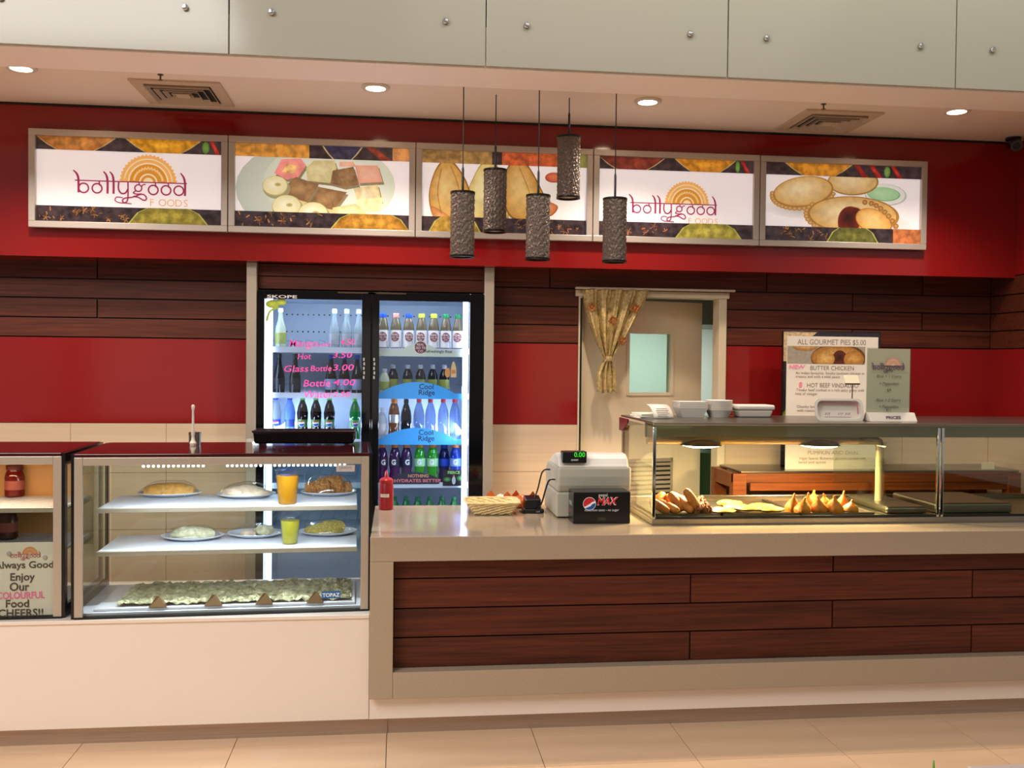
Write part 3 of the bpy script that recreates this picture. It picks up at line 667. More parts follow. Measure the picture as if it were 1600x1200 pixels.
# ------------------------------------------------------------------ drinks fridge
for x0, x1, lab in ((-.789, -.737, 'tall steel post on the left of the drinks fridge'), (.461, .513, 'tall steel post on the right of the drinks fridge')):
    single('steel_post', bx(x0, x1, 5.19, 5.349, 0, 2.046), mat('satin_post_steel', '#b8aa9a', .35, .45), lab, 'post', bevel=.003)
fg = thing('drinks_fridge', 'black two-door glass drinks fridge full of bottles', 'fridge', (-.138, 5.5, 0))
FB = 5.82; x0, x1 = FX0+.004, FX1-.004
cb = MB(); cb.box(x0, x0+.03, 5.235, FB, .0, FZ); cb.box(x1-.03, x1, 5.235, FB, 0, FZ); cb.box(x0+.03, x1-.03, 5.235, FB, FZ-.03, FZ); cb.box(x0+.03, x1-.03, 5.235, FB, 0, .12); cb.box(x0, x1, FB, FB+.03, 0, FZ)
cb.box(-.175, -.125, 5.236, 5.262, .12, FZ-.03)
obj('cabinet', cb, BLACK, fg)
ln = MB(); ln.box(x0+.03, x0+.036, 5.24, FB-.01, .12, FZ-.03); ln.box(x1-.036, x1-.03, 5.24, FB-.01, .12, FZ-.03); ln.box(x0+.03, x1-.03, FB-.012, FB-.004, .12, FZ-.03); ln.box(x0+.03, x1-.03, 5.24, FB, FZ-.036, FZ-.03); ln.box(x0+.03, x1-.03, 5.24, FB, .12, .126)
obj('liner', ln, FRW, fg)
sl = MB()
for zz in (1.70, 1.80):
    for i in range(34): sl.box(x0+.08+i*.031, x0+.088+i*.031, FB-.014, FB-.012, zz, zz+.008)
tag(obj('rear_slots', sl, BLACK, fg), kind='stuff')
gx0, gx1, gz1 = P(413, 600, 5.2).x, P(565, 600, 5.2).x, P(500, 468, 5.2).z
hx0, hx1 = P(592, 600, 5.2).x, P(733, 600, 5.2).x
cxm = P(580, 600, 5.2).x
for a, b, ga, gb, hx, lab in ((x0, cxm-.004, gx0, gx1, P(568.5, 576, 5.2).x, 'left'), (cxm+.004, x1, hx0, hx1, P(584.5, 576, 5.2).x, 'right')):
    d = bpy.data.objects.new('door', None); COL.objects.link(d); d.parent = fg; ORG[d] = ORG[fg]
    fr = MB(); fr.box(a, ga, 5.192, 5.232, .13, FZ-.004); fr.box(gb, b, 5.192, 5.232, .13, FZ-.004); fr.box(ga, gb, 5.192, 5.232, gz1, FZ-.004); fr.box(ga, gb, 5.192, 5.232, .13, .2)
    obj('door_frame', fr, BLACKG, d, bevel=.002)
    obj('glass', bx(ga, gb, 5.206, 5.212, .2, gz1), GLASSD, d)
    hm = MB()
    for k in range(5): hm.box(hx-.004+.002*(k % 2), hx+.004+.002*(k % 2), 5.186, 5.192, P(570, 592, 5.2).z+k*.024, P(570, 592, 5.2).z+k*.024+.016)
    obj('handle_badge', hm, CHROME, d)
    hg = MB(); hg.box((a+b)/2-.1+.22*(1 if lab == 'left' else -1), (a+b)/2+.1+.22*(1 if lab == 'left' else -1), 5.188, 5.194, FZ-.014, FZ-.006)
    obj('hinge_cover', hg, mat('bronze_hinge', '#5a4436', .35, .7), d)
pr = Print(); q = P(417, 464, 5.19); pr.text('SKOPE', q.x, q.z-.004, .022, '#cfc8c4', width=.155, bold=.02)
pr.build('brand_lettering', PRINT, fg, lambda u, v, l: (u, 5.1915-l, v))
# light tubes and shelves
LT = emitmat('fridge_led', '#dfeaff', 9)
for xx in (gx0+.004, hx1-.020): obj('light_tube', bx(xx-(.0 if xx < 0 else .012), xx+(.030 if xx < 0 else .016), 5.245, 5.26, .2, gz1), LT, fg)
for xx, s_ in ((gx0+.035, -1), (hx1-.035, 1)):
    o = area('fridge_led_lamp', (0, 0, 0), .03, 7.5, (.80, .90, 1), (0, R(90)*s_, 0), 1.4); o.parent = fg; o.location = (xx+.138, 5.262-5.5, 1.15)
o = area('fridge_led_lamp', (0, 0, 0), .9, 3.0, (.80, .90, 1), (R(25), 0, 0), .03); o.parent = fg; o.location = (0, 5.26-5.5, gz1-.01)
SHZ = [1.590, 1.346, 1.097, .862, .600]; SHF = 5.262; WIRE = mat('shelf_wire', '#aab4c2', .3, .6)
for zi, z in enumerate(SHZ):
    for a, b in ((x0+.04, cxm-.012), (cxm+.012, x1-.04)):
        s_ = bpy.data.objects.new('shelf', None); COL.objects.link(s_); s_.parent = fg; ORG[s_] = ORG[fg]
        obj('shelf_tray', bx(a, b, SHF+.014, FB-.03, z-.012, z-.004), FRW, s_)
        obj('price_strip', bx(a, b, SHF, SHF+.004, z-.014, z+.016), FRW, s_)
        dv = MB(); nd = 8
        for k in range(nd+1): xx = a+(b-a)*k/nd; dv.tube([(xx, SHF+.016, z-.004), (xx, SHF+.016, z+.055), (xx, FB-.06, z+.055)], .0022, 5)
        obj('dividers', dv, WIRE, s_)
BLUE = '#3f9fe0'
def arch(pr, a, b, z0, zs, zt, xa, xb, col, n=18):
    pts = [(a, z0), (b, z0), (b, zs)]+[(xb+(xa-xb)*i/n, zs+(zt-zs)*math.sin(math.pi*i/n)**.8) for i in range(n+1)]+[(a, zs)]
    pr.poly(pts, col)
ra, rb = P(592, 600, SHF).x, P(727, 600, SHF).x
st = bpy.data.objects.new('shelf_talkers', None); COL.objects.link(st); st.parent = fg; ORG[st] = ORG[fg]
pr = Print(); z = SHZ[0]
arch(pr, ra, rb, z-.028, z+.006, z+.045, P(632, 0, SHF).x, P(690, 0, SHF).x, '#cfd8c4'); c0 = P(657, 543, SHF)
pr.ell(c0.x, c0.z, .036, .036, '#f0ece0'); pr.ell(c0.x, c0.z, .033, .033, '#7a2a30')
for k, w in enumerate(('REAL', 'ICED TEA', 'CO')): pr.text(w, c0.x, c0.z+.010-.018*k, .018, '#f0ece0', 'C')
pr.text('Refreshingly Real', P(668, 0, SHF).x, P(668, 551, SHF).z, .022, '#203040', bold=.01)
for zi in (1, 2):
    z = SHZ[zi]; arch(pr, ra, rb, z-.014, z+.016, z+.078, P(598, 0, SHF).x, P(716, 0, SHF).x, BLUE)
    q = P(655, 600, SHF); pr.text('Cool', q.x, z+.040, .040, '#15202c', bold=.015); pr.text('Ridge', q.x-.002, z+.008, .040, '#15202c', bold=.015)
z = SHZ[3]+.012; arch(pr, P(612, 0, SHF).x, P(693, 0, SHF).x, z-.004, z+.022, z+.062, P(612, 0, SHF).x, P(693, 0, SHF).x, '#141c30')
q = P(653, 751, SHF); pr.text('NOTHING', q.x+.002, q.z+.018, .024, '#c98f70', 'C', bold=.03); pr.text('HYDRATES BETTER', q.x, q.z-.008, .024, '#d0707a', 'C', width=.255, bold=.03)
q = P(709, 746, SHF); sx, sz = q.x, q.z
pr.rect(sx-.06, sx+.06, sz-.045, sz+.042, '#17151f'); pr.text('FIERCE', sx, sz+.020, .022, '#9fe08a', 'C', bold=.03)
pr.ell(sx-.036, sz-.010, .022, .014, '#5fb060', '#1e3a28'); pr.ell(sx+.034, sz-.004, .022, .016, '#4fa860', '#1e3a28'); pr.ell(sx, sz-.016, .010, .022, '#cfd8e0'); pr.rect(sx-.005, sx+.005, sz+.006, sz+.014, '#d0683a')
q = P(705, 578, SHF); pr.ell(q.x-.02, q.z-.015, .015, .026, '#e39a50'); pr.poly([(q.x-.002, q.z-.04), (q.x+.028, q.z-.04), (q.x+.028, q.z+.01), (q.x+.016, q.z+.045), (q.x+.008, q.z+.045), (q.x-.002, q.z+.01)], '#f0c48a'); pr.rect(q.x+.002, q.x+.024, q.z-.02, q.z, '#e08a4a')
pr.build('printed_strips', PRINT, st, lambda u, v, l: (u, SHF-.001-l, v))
# pink marker writing and the lime sticker on the left door glass
pr = Print(); PK = '#ff4fae'; pen = P
def hand(txt, px, py, size, col=PK, w=None, slope=.02, b=.002):
    q = P(px, py, 5.2); pr.part('marker_word'); pr.text(txt, q.x, q.z, size, col, width=w, slope=slope, bold=b, shear=.15)
for txt, px, py, s_, w in (('Mango', 452, 542, .055, .14), ('Lassi', 495, 541, .032, .075), ('4.50', 532, 539, .045, .075), ('Hot', 465, 561, .042, .07), ('3.50', 520, 559, .04, .10), ('Glass', 444, 581, .048, .125), ('Bottle', 485, 580, .042, .11), ('3.00', 520, 579, .046, .11),
                           ('Bottle', 474, 604, .05, .14), ('4.00', 521, 602, .045, .115), ('Water', 475, 622, .055, .15), ('2.50', 520, 620, .038, .09)): hand(txt, px, py, s_, PK, w)
q = P(426, 475, 5.2); pr.part('lime_sticker'); pr.ell(q.x, q.z, .036, .022, '#b9c94a', '#8fa030'); pr.ell(q.x+.045, q.z+.012, .026, .018, '#c5d45a', '#9aa838'); pr.stroke(curve([(q.x-.03, q.z-.09), (q.x-.015, q.z-.04), (q.x+.03, q.z-.015)]), .012, '#9db040')
pr.build('marker_writing', PRINT, fg, lambda u, v, l: (u, 5.2045-l, v), .00006)

# bottles --------------------------------------------------------------
BP = {'pet':   [(.0, 0), (.024, 0), (.029, .004), (.030, .03), (.0285, .05), (.030, .07), (.030, .125), (.026, .15), (.016, .178), (.0115, .188), (.0115, .20)],
      'cola':  [(.0, 0), (.024, 0), (.029, .005), (.030, .05), (.026, .085), (.029, .115), (.0305, .14), (.024, .172), (.014, .195), (.011, .205), (.011, .215)],
      'tea':   [(.0, 0), (.027, 0), (.031, .004), (.031, .11), (.027, .135), (.019, .165), (.016, .172), (.016, .185)],
      'glass': [(.0, 0), (.026, 0), (.030, .004), (.030, .09), (.026, .115), (.015, .15), (.0115, .18), (.0115, .20)],
      'small': [(.0, 0), (.024, 0), (.028, .004), (.028, .09), (.025, .11), (.014, .135), (.011, .142), (.011, .15)],
      'sport': [(.0, 0), (.026, 0), (.0315, .006), (.031, .04), (.027, .065), (.031, .09), (.0315, .125), (.026, .155), (.018, .175), (.0155, .18), (.0155, .19)]}
CAPR = {'pet': .0135, 'cola': .0135, 'tea': .018, 'glass': .0135, 'small': .0135, 'sport': .0185}
LABZ = {'pet': (.072, .122), 'cola': (.072, .108), 'tea': (.02, .108), 'glass': (.03, .085), 'small': (.035, .085), 'sport': (.088, .126)}
def rad_at(prof, z):
    for (r0, h0), (r1, h1) in zip(prof, prof[1:]):
        if h0 <= z <= h1: return r0+(r1-r0)*((z-h0)/(h1-h0) if h1 > h0 else 0)
    return prof[-1][0]
PROTO = {}
def bottle(kind, bodym, capm, labm, x, y, z, label, group, h=1.0, badge=None):
    key = (kind, bodym.name, capm.name, labm.name if labm else '', badge)
    if key in PROTO: t = copy_tree(PROTO[key]); tag(t, label, 'bottle', group)
    else:
        t = thing('drink_bottle', label, 'bottle', (0, 0, 0), group=group); PROTO[key] = t; prof = BP[kind]
        bd = obj('body', MB().lathe(prof, n=18), bodym, t, local=True); top = prof[-1][1]; cr = CAPR[kind]
        obj('cap', MB().lathe([(cr, top-.012), (cr*1.04, top-.010), (cr, top+.008), (cr*.8, top+.010), (0, top+.010)], n=16), capm, t, local=True)
        if labm:
            a, b = LABZ[kind]; n_ = 5
            lo = obj('label_band', MB().lathe([(rad_at(prof, a+(b-a)*i/n_)+.0006, a+(b-a)*i/n_) for i in range(n_+1)], n=18), labm, bd, local=True)
            if badge:
                p2 = Print(); zc = (a+b)/2; rr = rad_at(prof, zc)
                if badge == 'roundel':
                    p2.ell(0, zc, .017, .017, '#e8e8ec'); p2.ell(0, zc, .015, .015, '#c8202c', a0=0, a1=180); p2.ell(0, zc, .015, .015, '#1f4fa8', a0=180, a1=360); p2.poly([(-.015, zc-.003), (.015, zc-.001), (.015, zc+.005), (-.015, zc+.002)], '#f0f0f2')
                if badge == 'tea':
                    p2.ell(0, zc+.01, .024, .024, '#7a2f38'); p2.text('REAL', 0, zc+.016, .016, '#efe8e0', 'C'); p2.text('ICED TEA', 0, zc+.003, .012, '#efe8e0', 'C'); p2.text('CO', 0, zc-.008, .012, '#efe8e0', 'C')
                if badge == 'bolt': p2.text('G', 0, zc-.010, .034, '#e9e9ee', 'C', bold=.04)
                p2.fine().build('badge', PRINT, bd, lambda u, v, l: (math.sin(u/rr)*(rr+.0012+l), -math.cos(u/rr)*(rr+.0012+l), v), .0001)
    t.location = (x, y, z); t.scale = (1, 1, h); t.rotation_euler = (0, 0, R(random.uniform(-14, 14)))
    return t
cap = lambda n, c: mat('cap_'+n, c, .35)
WCLEAR = liquid('water_bottle', '#6f8fc8', .5, .6); COLA = liquid('cola_bottle', '#1c0d0b', .25); DKG = liquid('dark_glass_bottle', '#15131a', .2, .15); MILK = liquid('lassi_bottle', '#dfe6d2', .5)
PURP = liquid('purple_drink', '#5a2a70', .5, .15); GREEN = liquid('green_drink', '#35c030', .55); BLUED = liquid('blue_drink', '#1a4fd0', .55); BRN = liquid('brown_drink', '#a4643a', .5); TEA = liquid('tea_drink', '#8a7a5e', .45, .2); LIME = liquid('green_soda', '#1f9a46', .5, .1); SODA = liquid('clear_soda', '#c4d2d8', .5, .4)
LW_ = mat('label_white', '#e4e0e0', .4); LB = mat('label_blue', '#2c4fd0', .4); LGR = mat('label_green', '#3c7a2e', .4); LBK = mat('label_black', '#181820', .4); LSV = mat('label_silver', '#c0c6d0', .3, .5); LYG = mat('label_olive', '#8f9a4a', .4)
YR = 5.325
def rowx(px, y=YR): return P(px, 600, y).x
G1 = 'bottles in the drinks fridge'
C_ = {k: cap(k, v) for k, v in dict(blue='#2050c8', pink='#d08a80', lime='#b9c840', green='#1f7a4a', lgreen='#58c038', red='#c82a38', orange='#e08a3c', silver='#b8bcc4', white='#e4e6ea', black='#17151a').items()}
for i, (px, c, nm) in enumerate(((598, 'blue', 'blue'), (618, 'pink', 'pink'), (638, 'blue', 'blue'), (658, 'lime', 'lime'), (677, 'lime', 'lime'), (696, 'green', 'dark green'), (715, 'green', 'dark green'))):
    bottle('tea', TEA, C_[c], LW_, rowx(px), YR, SHZ[0], f'white-labelled iced tea bottle with {nm} cap, {ORD[i]} from left on the top right shelf', G1, 1.06, 'tea')
for i, px in enumerate((601, 614, 637, 657, 676, 694)):
    bottle('small', MILK if i == 0 else DKG, C_['silver'], LYG, rowx(px), YR+(0 if i else -.03), SHZ[1], f"{'small pale green' if i == 0 else 'dark'} bottle with silver cap, {ORD[i]} from left on the second right shelf", G1, .92 if i == 0 else 1.08)
bottle('small', liquid('white_carton_drink', '#d8dce4', .4), C_['white'], LW_, rowx(597), YR, SHZ[2], 'white bottle at the left end of the third right shelf', G1, 1.15)
bottle('sport', BRN, C_['orange'], LSV, rowx(616), YR, SHZ[2], 'brown drink bottle with orange cap and silver label beside the water bottles', G1, 1.17)
bottle('pet', DKG, C_['black'], None, rowx(635, YR+.03), YR+.03, SHZ[2], 'dark bottle between the brown drink and the water bottles', G1, 1.1)
for i, px in enumerate((655, 673, 693, 711)): bottle('pet', WCLEAR, C_['red'], None, rowx(px), YR, SHZ[2], f'clear water bottle with red cap, {ORD[i]} from left of four', G1, 1.14)
for i, px in enumerate((598, 618, 636)): bottle('sport', PURP, C_['orange'], mat('label_darkpurple', '#2a2440', .4), rowx(px), YR, SHZ[3], f'purple sports drink with orange cap, {ORD[i]} from left of three', G1, 1.13, 'bolt')
for i, px in enumerate((657, 677)): bottle('sport', GREEN, C_['orange'], mat('label_palegreen', '#9fd8a0', .4), rowx(px), YR, SHZ[3], f"bright green sports drink with orange cap, {('left', 'right')[i]} of the pair", G1, 1.13, 'bolt')
bottle('sport', liquid('navy_drink', '#16267a', .5), C_['blue'], LB, rowx(695, YR+.05), YR+.05, SHZ[3], 'dark blue sports drink set back beside the bright green pair', G1, 1.08)
bottle('sport', BLUED, C_['orange'], mat('label_paleblue', '#7aa0e8', .4), rowx(713), YR, SHZ[3], 'bright blue sports drink with orange cap at the right end', G1, 1.13, 'bolt')
for i, px in enumerate((618, 636, 654, 673, 692, 711)): bottle('pet', LIME, C_['green'], LGR, rowx(px), YR, SHZ[4], f'green soda bottle on the lowest visible shelf, {ORD[i]} from left', G1, .92)
bottle('glass', MILK, C_['white'], LYG, rowx(438), YR, SHZ[0], 'pale green glass bottle alone at the left of the top shelf', G1, 1.07)
for i, px in enumerate((522, 541, 560)): bottle('glass', SODA, C_['white'], LSV, rowx(px), YR, SHZ[0], f'clear glass soda bottle on the top left shelf, {ORD[i]} of three', G1, 1.07)
for i, px in enumerate((436, 461)): bottle('glass', DKG, C_['black'], LBK, rowx(px), YR, SHZ[1], f"dark cola glass bottle, {('left', 'right')[i]} of the pair behind the pink writing", G1, 1.07)
for i, px in enumerate((517, 538, 558)): bottle('glass', COLA, C_['blue'], mat('label_greyblue', '#8f9ac0', .4), rowx(px), YR, SHZ[1], f'dark cola bottle with blue cap, {ORD[i]} of three on the second left shelf', G1, 1.05)
for i, px in enumerate((431, 453)): bottle('cola', SODA if i == 0 else liquid('clear_blue_soda', '#7aa8e8', .5, .2), C_['blue'], LB, rowx(px), YR, SHZ[2], f"soda bottle with blue cap and blue label, {('left', 'right')[i]} of the pair", G1, 1.1, 'roundel' if i == 0 else None)
for i, px in enumerate((473, 494, 515)): bottle('cola', COLA, C_['lgreen'], LGR, rowx(px), YR, SHZ[2], f'dark cola bottle with bright green cap, {ORD[i]} of three', G1, 1.1, 'roundel')
bottle('cola', LIME, C_['lgreen'], mat('label_lime', '#4fb060', .4), rowx(555), YR, SHZ[2], 'green soda bottle beside the middle fridge frame', G1, 1.08, 'roundel')

# ------------------------------------------------------------------ glass display cases
CSTEEL = mat('case_steel_frame', '#c3b7a8', .35, .5); SHW = mat('case_shelf_white', '#dcdce6', .3); CTOP = mat('case_top_maroon', '#3a0a0e', .12)
def case(name, label, loc, rz, Wd, Dp, Hh, shelves, shx, ft=.032):
    t = thing(name, label, 'display case', loc, rz)
    A = dict(local=True)
    obj('top', bx(0, Wd, -.002, Dp, Hh-.014, Hh), CTOP, t, **A, bevel=.003)
    fr = MB(); fr.box(0, ft, 0, .012, .0, Hh-.014); fr.box(Wd-ft, Wd, 0, .012, 0, Hh-.014); fr.box(ft, Wd-ft, 0, .012, Hh-.046, Hh-.014)
    obj('front_frame', fr, CSTEEL, t, **A, bevel=.002)
    ed = MB()
    for xx in (-.012, Wd): ed.box(xx, xx+.012, .004, .035, 0, Hh-.002); ed.box(xx, xx+.012, Dp-.03, Dp, 0, Hh-.002); ed.box(xx, xx+.012, .035, Dp-.03, Hh-.05, Hh-.002); ed.box(xx, xx+.012, .035, Dp-.03, 0, .05)
    ed.box(0, Wd, Dp-.03, Dp, Hh-.05, Hh-.014); ed.box(0, Wd, -.002, .03, 0, .008)
    obj('black_edging', ed, BLACK, t, **A)
    obj('front_glass', bx(ft, Wd-ft, .004, .009, .008, Hh-.046), GLASS, t, **A)
    for xx in (-.006, Wd+.003): obj('side_glass', bx(xx, xx+.004, .035, Dp-.03, .05, Hh-.05), GLASS, t, **A)
    obj('rear_glass', bx(.01, Wd-.01, Dp-.012, Dp-.007, .02, Hh-.05), GLASS, t, **A)
    obj('deck', bx(0, Wd, .03, Dp-.03, .004, .016), SHW, t, **A)
    for z in shelves:
        s_ = bpy.data.objects.new('shelf', None); COL.objects.link(s_); s_.parent = t; ORG[s_] = Vector()
        obj('shelf_board', bx(shx[0], shx[1], .13, Dp-.05, z-.008, z), SHW, s_, **A)
        obj('shelf_lip', bx(shx[0]-.002, shx[1]+.002, .118, .13, z-.018, z+.002), CSTEEL, s_, **A, bevel=.002)
        br = MB()
        for xx in (shx[0]+.01, shx[1]-.02): br.box(xx, xx+.01, .14, Dp-.05, z-.022, z-.008)
        obj('brackets', br, BLACK, s_, **A)
    return t
CL = (-1.255, 3.948, .505); CRZ = R(2.6); CM = Matrix.Translation(CL) @ Matrix.Rotation(CRZ, 4, 'Z')
c1 = case('cake_display_case', 'wide refrigerated glass case with plated cakes and drinks', CL, CRZ, 1.143, .56, .652, (.418, .242), (.055, 1.095))
LED = emitmat('case_led', '#e8f2ff', 14); led0 = None; lxs = [.25+.0192*i for i in range(13)]+[.575+.0187*i for i in range(26)]
ls = bpy.data.objects.new('led_strip', None); COL.objects.link(ls); ls.parent = c1
for xx in lxs:
    if led0 is None: led0 = obj('led', MB().box(-.0045, .0045, -.003, .003, -.004, .004), LED, ls, local=True, bevel=.0015); o = led0
    else: o = led0.copy(); COL.objects.link(o)
    o.parent = ls; o.location = (xx, .045, .598)
obj('led_rail', bx(.2, 1.08, .04, .056, .603, .609), ALU, c1, local=True)
for xx in (.38, .82):
    o = area('case_led_lamp', (0, 0, 0), .4, 3.6, (.85, .93, 1), (R(24), 0, 0), .02); o.parent = c1; o.location = (xx, .05, .592)
o = area('shelf_fill_lamp', (0, 0, 0), .9, 2.6, (.85, .93, 1), (R(20), 0, 0), .015); o.parent = c1; o.location = (.58, .125, .395)  # added fill light for the lower shelf, no LED strip sits here
o = area('shelf_fill_lamp', (0, 0, 0), .9, .8, (.85, .93, 1), (R(20), 0, 0), .015); o.parent = c1; o.location = (.58, .125, .220)  # weaker added fill over the foil sheet, also without a strip
pr = Print(); pr.part('blue_sticker'); pr.rect(.955, 1.03, .055, .085, '#1f63a8'); pr.text('TOPAZ', .9925, .062, .021, '#e8eef4', 'C', bold=.03); pr.part('grey_sticker'); pr.rect(1.01, 1.085, .575, .602, '#bdb6b2'); pr.text('LENNYS', 1.047, .586, .014, '#5a5a5a', 'C')
ORG[c1] = Vector()
pr.build('stickers', PRINT, c1, lambda u, v, l: (u, .0035-l, v), .00005)
c2 = case('hot_display_case', 'glass display case at the left edge holding jars', (-2.25, 3.955, .505), R(1.2), .94, .54, .655, (.42, .255), (.02, .905))
ORG[c2] = Vector()
wm = MB()
for z in (.421, .256):
    for i in range(60): wm.tube([(.03+i*.0145, .14, z), (.03+i*.0145, .48, z)], .0015, 4)
tag(obj('wire_mesh', wm, CHROME, c2, local=True), kind='stuff')
o = area('hot_case_lamp', (0, 0, 0), .5, 3.5, (1, .72, .45), (0, 0, 0), .05); o.parent = c2; o.location = (.6, .2, .6)
obj('warm_back_panel', bx(.02, .92, .505, .512, .2, .6), mat('warm_panel', '#c98c50', .5), c2, local=True)

def onplate(x, y, z): return CM @ Vector((x, y, z))
PLATE = mat('white_plate', '#dfe3ea', .2)
def plate(x, y, z, rx, ry, name, label, parts, film=None, rot=0):
    w = onplate(x, y, z); t = thing(name, label, 'plate of food', w, CRZ+rot); ORG[t] = Vector()
    obj('plate', MB().lathe([(0, .003), (.55, .003), (.75, .006), (1, .018), (1.0, .0205), (.74, .010), (.5, .007), (0, .007)], n=36).__class__() if False else scaled_lathe([(0, .0), (.6, .0), (.78, .004), (1, .016), (1.0, .0185), (.76, .008), (.55, .0045), (0, .0045)], rx, ry), PLATE, t, local=True)
    for nm, mb, mt in parts: obj(nm, mb, mt, t, local=True)
    if film: obj('cling_film', film, FILM, t, local=True)
    return t
def scaled_lathe(prof, rx, ry, n=36): return MB().lathe([(r, h) for r, h in prof], n=n, sx=rx, sy=ry)
CAKE = mat('golden_cake', '#dda050', .6, vary=.25, vscale=(60, 60, 60), bump=.5); PASTRY = mat('pale_pastry', '#ecd0b2', .6, vary=.18, vscale=(40, 40, 40), bump=.4); CRUMB = mat('caramel_crumble', '#bd8040', .55, vary=.45, vscale=(120, 120, 120), bump=.8, bscale=160)
PALEF = mat('pale_filled_roll', '#e6deb6', .6, vary=.3, vscale=(50, 50, 50), bump=.5); NOOD = mat('yellow_rice_food', '#dcc25e', .6, vary=.35, vscale=(120, 120, 120), bump=.8, bscale=150)
def casexy(px, py, z):   # case-local x,y of a pixel on the level z (case-local)
    w = PZ(px, py, z+.505); q = CM.inverted() @ w; return q.x, q.y
S1, S2 = .418, .242
def wedge(L, D, H, s):   # log-cake: arched section along x
    poly = [(D*math.cos(a), max(0, H*math.sin(a))) for a in [math.pi*i/12 for i in range(13)]]; mb = MB(); n = len(poly); rnd = random.Random(s); vs = []; fs = []; k = 14
    for i in range(k+1):
        q = 1-.35*abs(2*i/k-1)**3
        for p in poly: vs.append((-L+2*L*i/k, p[0]*q+rnd.uniform(-.002, .002), .006+p[1]*q+rnd.uniform(-.002, .002)))
    fs = [(i*n+j, i*n+j+1, (i+1)*n+j+1, (i+1)*n+j) for i in range(k) for j in range(n-1)]+[tuple(range(n))[::-1], tuple(k*n+j for j in range(n))]
    return mb.add(vs, fs, True)
def dome(rx, ry, h, s): return MB().blob((0, 0, .006), (rx, ry, h), s, .05, 22, 12, .02)
x, y = casexy(262, 777, S1); plate(x, y+.05, S1, .138, .10, 'cake_plate', 'long golden log cake on a white plate, top shelf left', [('cake', wedge(.105, .055, .052, 1), CAKE)], dome(.128, .085, .066, 3))
x, y = casexy(383, 779, S1); plate(x, y+.05, S1, .128, .10, 'pastry_plate', 'pale flaky pastry on a white plate, top shelf middle', [('pastry', MB().blob((-.03, 0, .02), (.075, .06, .028), 5, .12).blob((.03, -.01, .018), (.07, .06, .024), 6, .12).blob((0, .01, .032), (.06, .045, .022), 7, .1), PASTRY)], dome(.115, .085, .062, 8))
x, y = casexy(513, 775, S1); plate(x, y+.05, S1, .125, .10, 'crumble_plate', 'brown caramel crumble balls on a white plate, top shelf right', [('crumble_ball', MB().blob((-.065, .0, .03), (.042, .045, .030), 9, .2, freq=5), CRUMB), ('crumble_ball', MB().blob((-.02, -.01, .04), (.045, .05, .038), 10, .2, freq=5), CRUMB), ('crumble_ball', MB().blob((.03, .0, .045), (.045, .05, .042), 11, .2, freq=5), CRUMB), ('crumble_ball', MB().blob((.07, -.005, .03), (.035, .04, .030), 12, .2, freq=5), CRUMB)], MB().blob((0, 0, .006), (.118, .085, .088), 13, .08, 22, 12, .02))
x, y = casexy(298, 845, S2); plate(x, y+.05, S2, .132, .10, 'roll_plate', 'pale filled roll in cling film on a white plate, lower shelf left', [('roll', MB().blob((-.01, 0, .024), (.075, .045, .030), 14, .15).blob((.045, .0, .022), (.05, .04, .024), 15, .15), PALEF)], dome(.118, .08, .055, 16))
x, y = casexy(398, 841, S2); plate(x, y+.06, S2, .125, .10, 'wrapped_plate', 'mostly bare white plate of wrapped food left of the small yellow cup', [('bite', MB().blob((-.03, -.02, .016), (.035, .03, .016), 17, .15), PASTRY), ('bite', MB().blob((.035, .01, .022), (.045, .035, .024), 18, .15), PALEF)], dome(.112, .08, .05, 19))
x, y = casexy(512, 838, S2); plate(x, y+.06, S2, .13, .10, 'noodle_plate', 'yellow layered food on a white plate, lower shelf right', [('food', MB().blob((-.02, 0, .02), (.085, .05, .026), 20, .15).blob((.02, .01, .034), (.06, .04, .026), 21, .15), NOOD)], dome(.118, .085, .062, 22))
def cup(px, py, z, h, r0, r1, liq, lab):
    x, y = casexy(px, py, z); w = onplate(x, y, z); t = thing('plastic_cup', lab, 'cup', w, CRZ); fillz = h*.86; rr = r0+(r1-r0)*.86
    obj('juice', MB().lathe([(0, .002), (r0-.002, .002), (rr-.0015, fillz), (0, fillz)], n=24), liq, t, local=True)
    obj('cup_wall', MB().lathe([(r0*.0, .0), (r0, 0), (r1, h), (r1+.003, h), (r1+.003, h+.003), (r1, h+.003)], n=28), FILM, t, local=True)
    obj('lid', MB().lathe([(r1+.004, h), (r1+.003, h+.004), (r1*.85, h+.016), (r1*.5, h+.026), (0, h+.028)], n=24), FILM, t, local=True)
cup(449, 787, S1, .142, .038, .05, liquid('mango_juice', '#b57c14', .4), 'tall plastic cup of mango drink on the top shelf')
cup(453, 849, S2, .116, .032, .042, liquid('lemon_juice', '#bdb43a', .4), 'small plastic cup of yellow drink on the lower shelf')
# foil-covered sweets board and foil pyramids
bd_ = onplate(.56, .26, .016); t = thing('sweets_board', 'white board under a crumpled green-gold foil sheet', 'tray', bd_, CRZ); ORG[t] = Vector()
obj('board', bx(-.50, .53, -.21, .21, 0, .012), SHW, t, local=True, bevel=.003)
FOIL = mat('green_gold_foil', '#aca984', .25, .35, vary=.45, vscale=(38, 38, 38), bump=1.0, bscale=70)
mb = MB(); nx, ny = 60, 26; rnd = random.Random(5)
vs = [(-.42+.93*i/nx+.004*rnd.random(), -.19+.38*j/ny, .013+.018*rnd.random()+.005*math.sin(i*.7)*math.sin(j*.9)) for i in range(nx+1) for j in range(ny+1)]
mb.add(vs, [(i*(ny+1)+j, (i+1)*(ny+1)+j, (i+1)*(ny+1)+j+1, i*(ny+1)+j+1) for i in range(nx) for j in range(ny)])
obj('foil_sheet', mb, FOIL, t, local=True)
PYR = mat('bronze_foil', '#8a6a48', .3, .6)
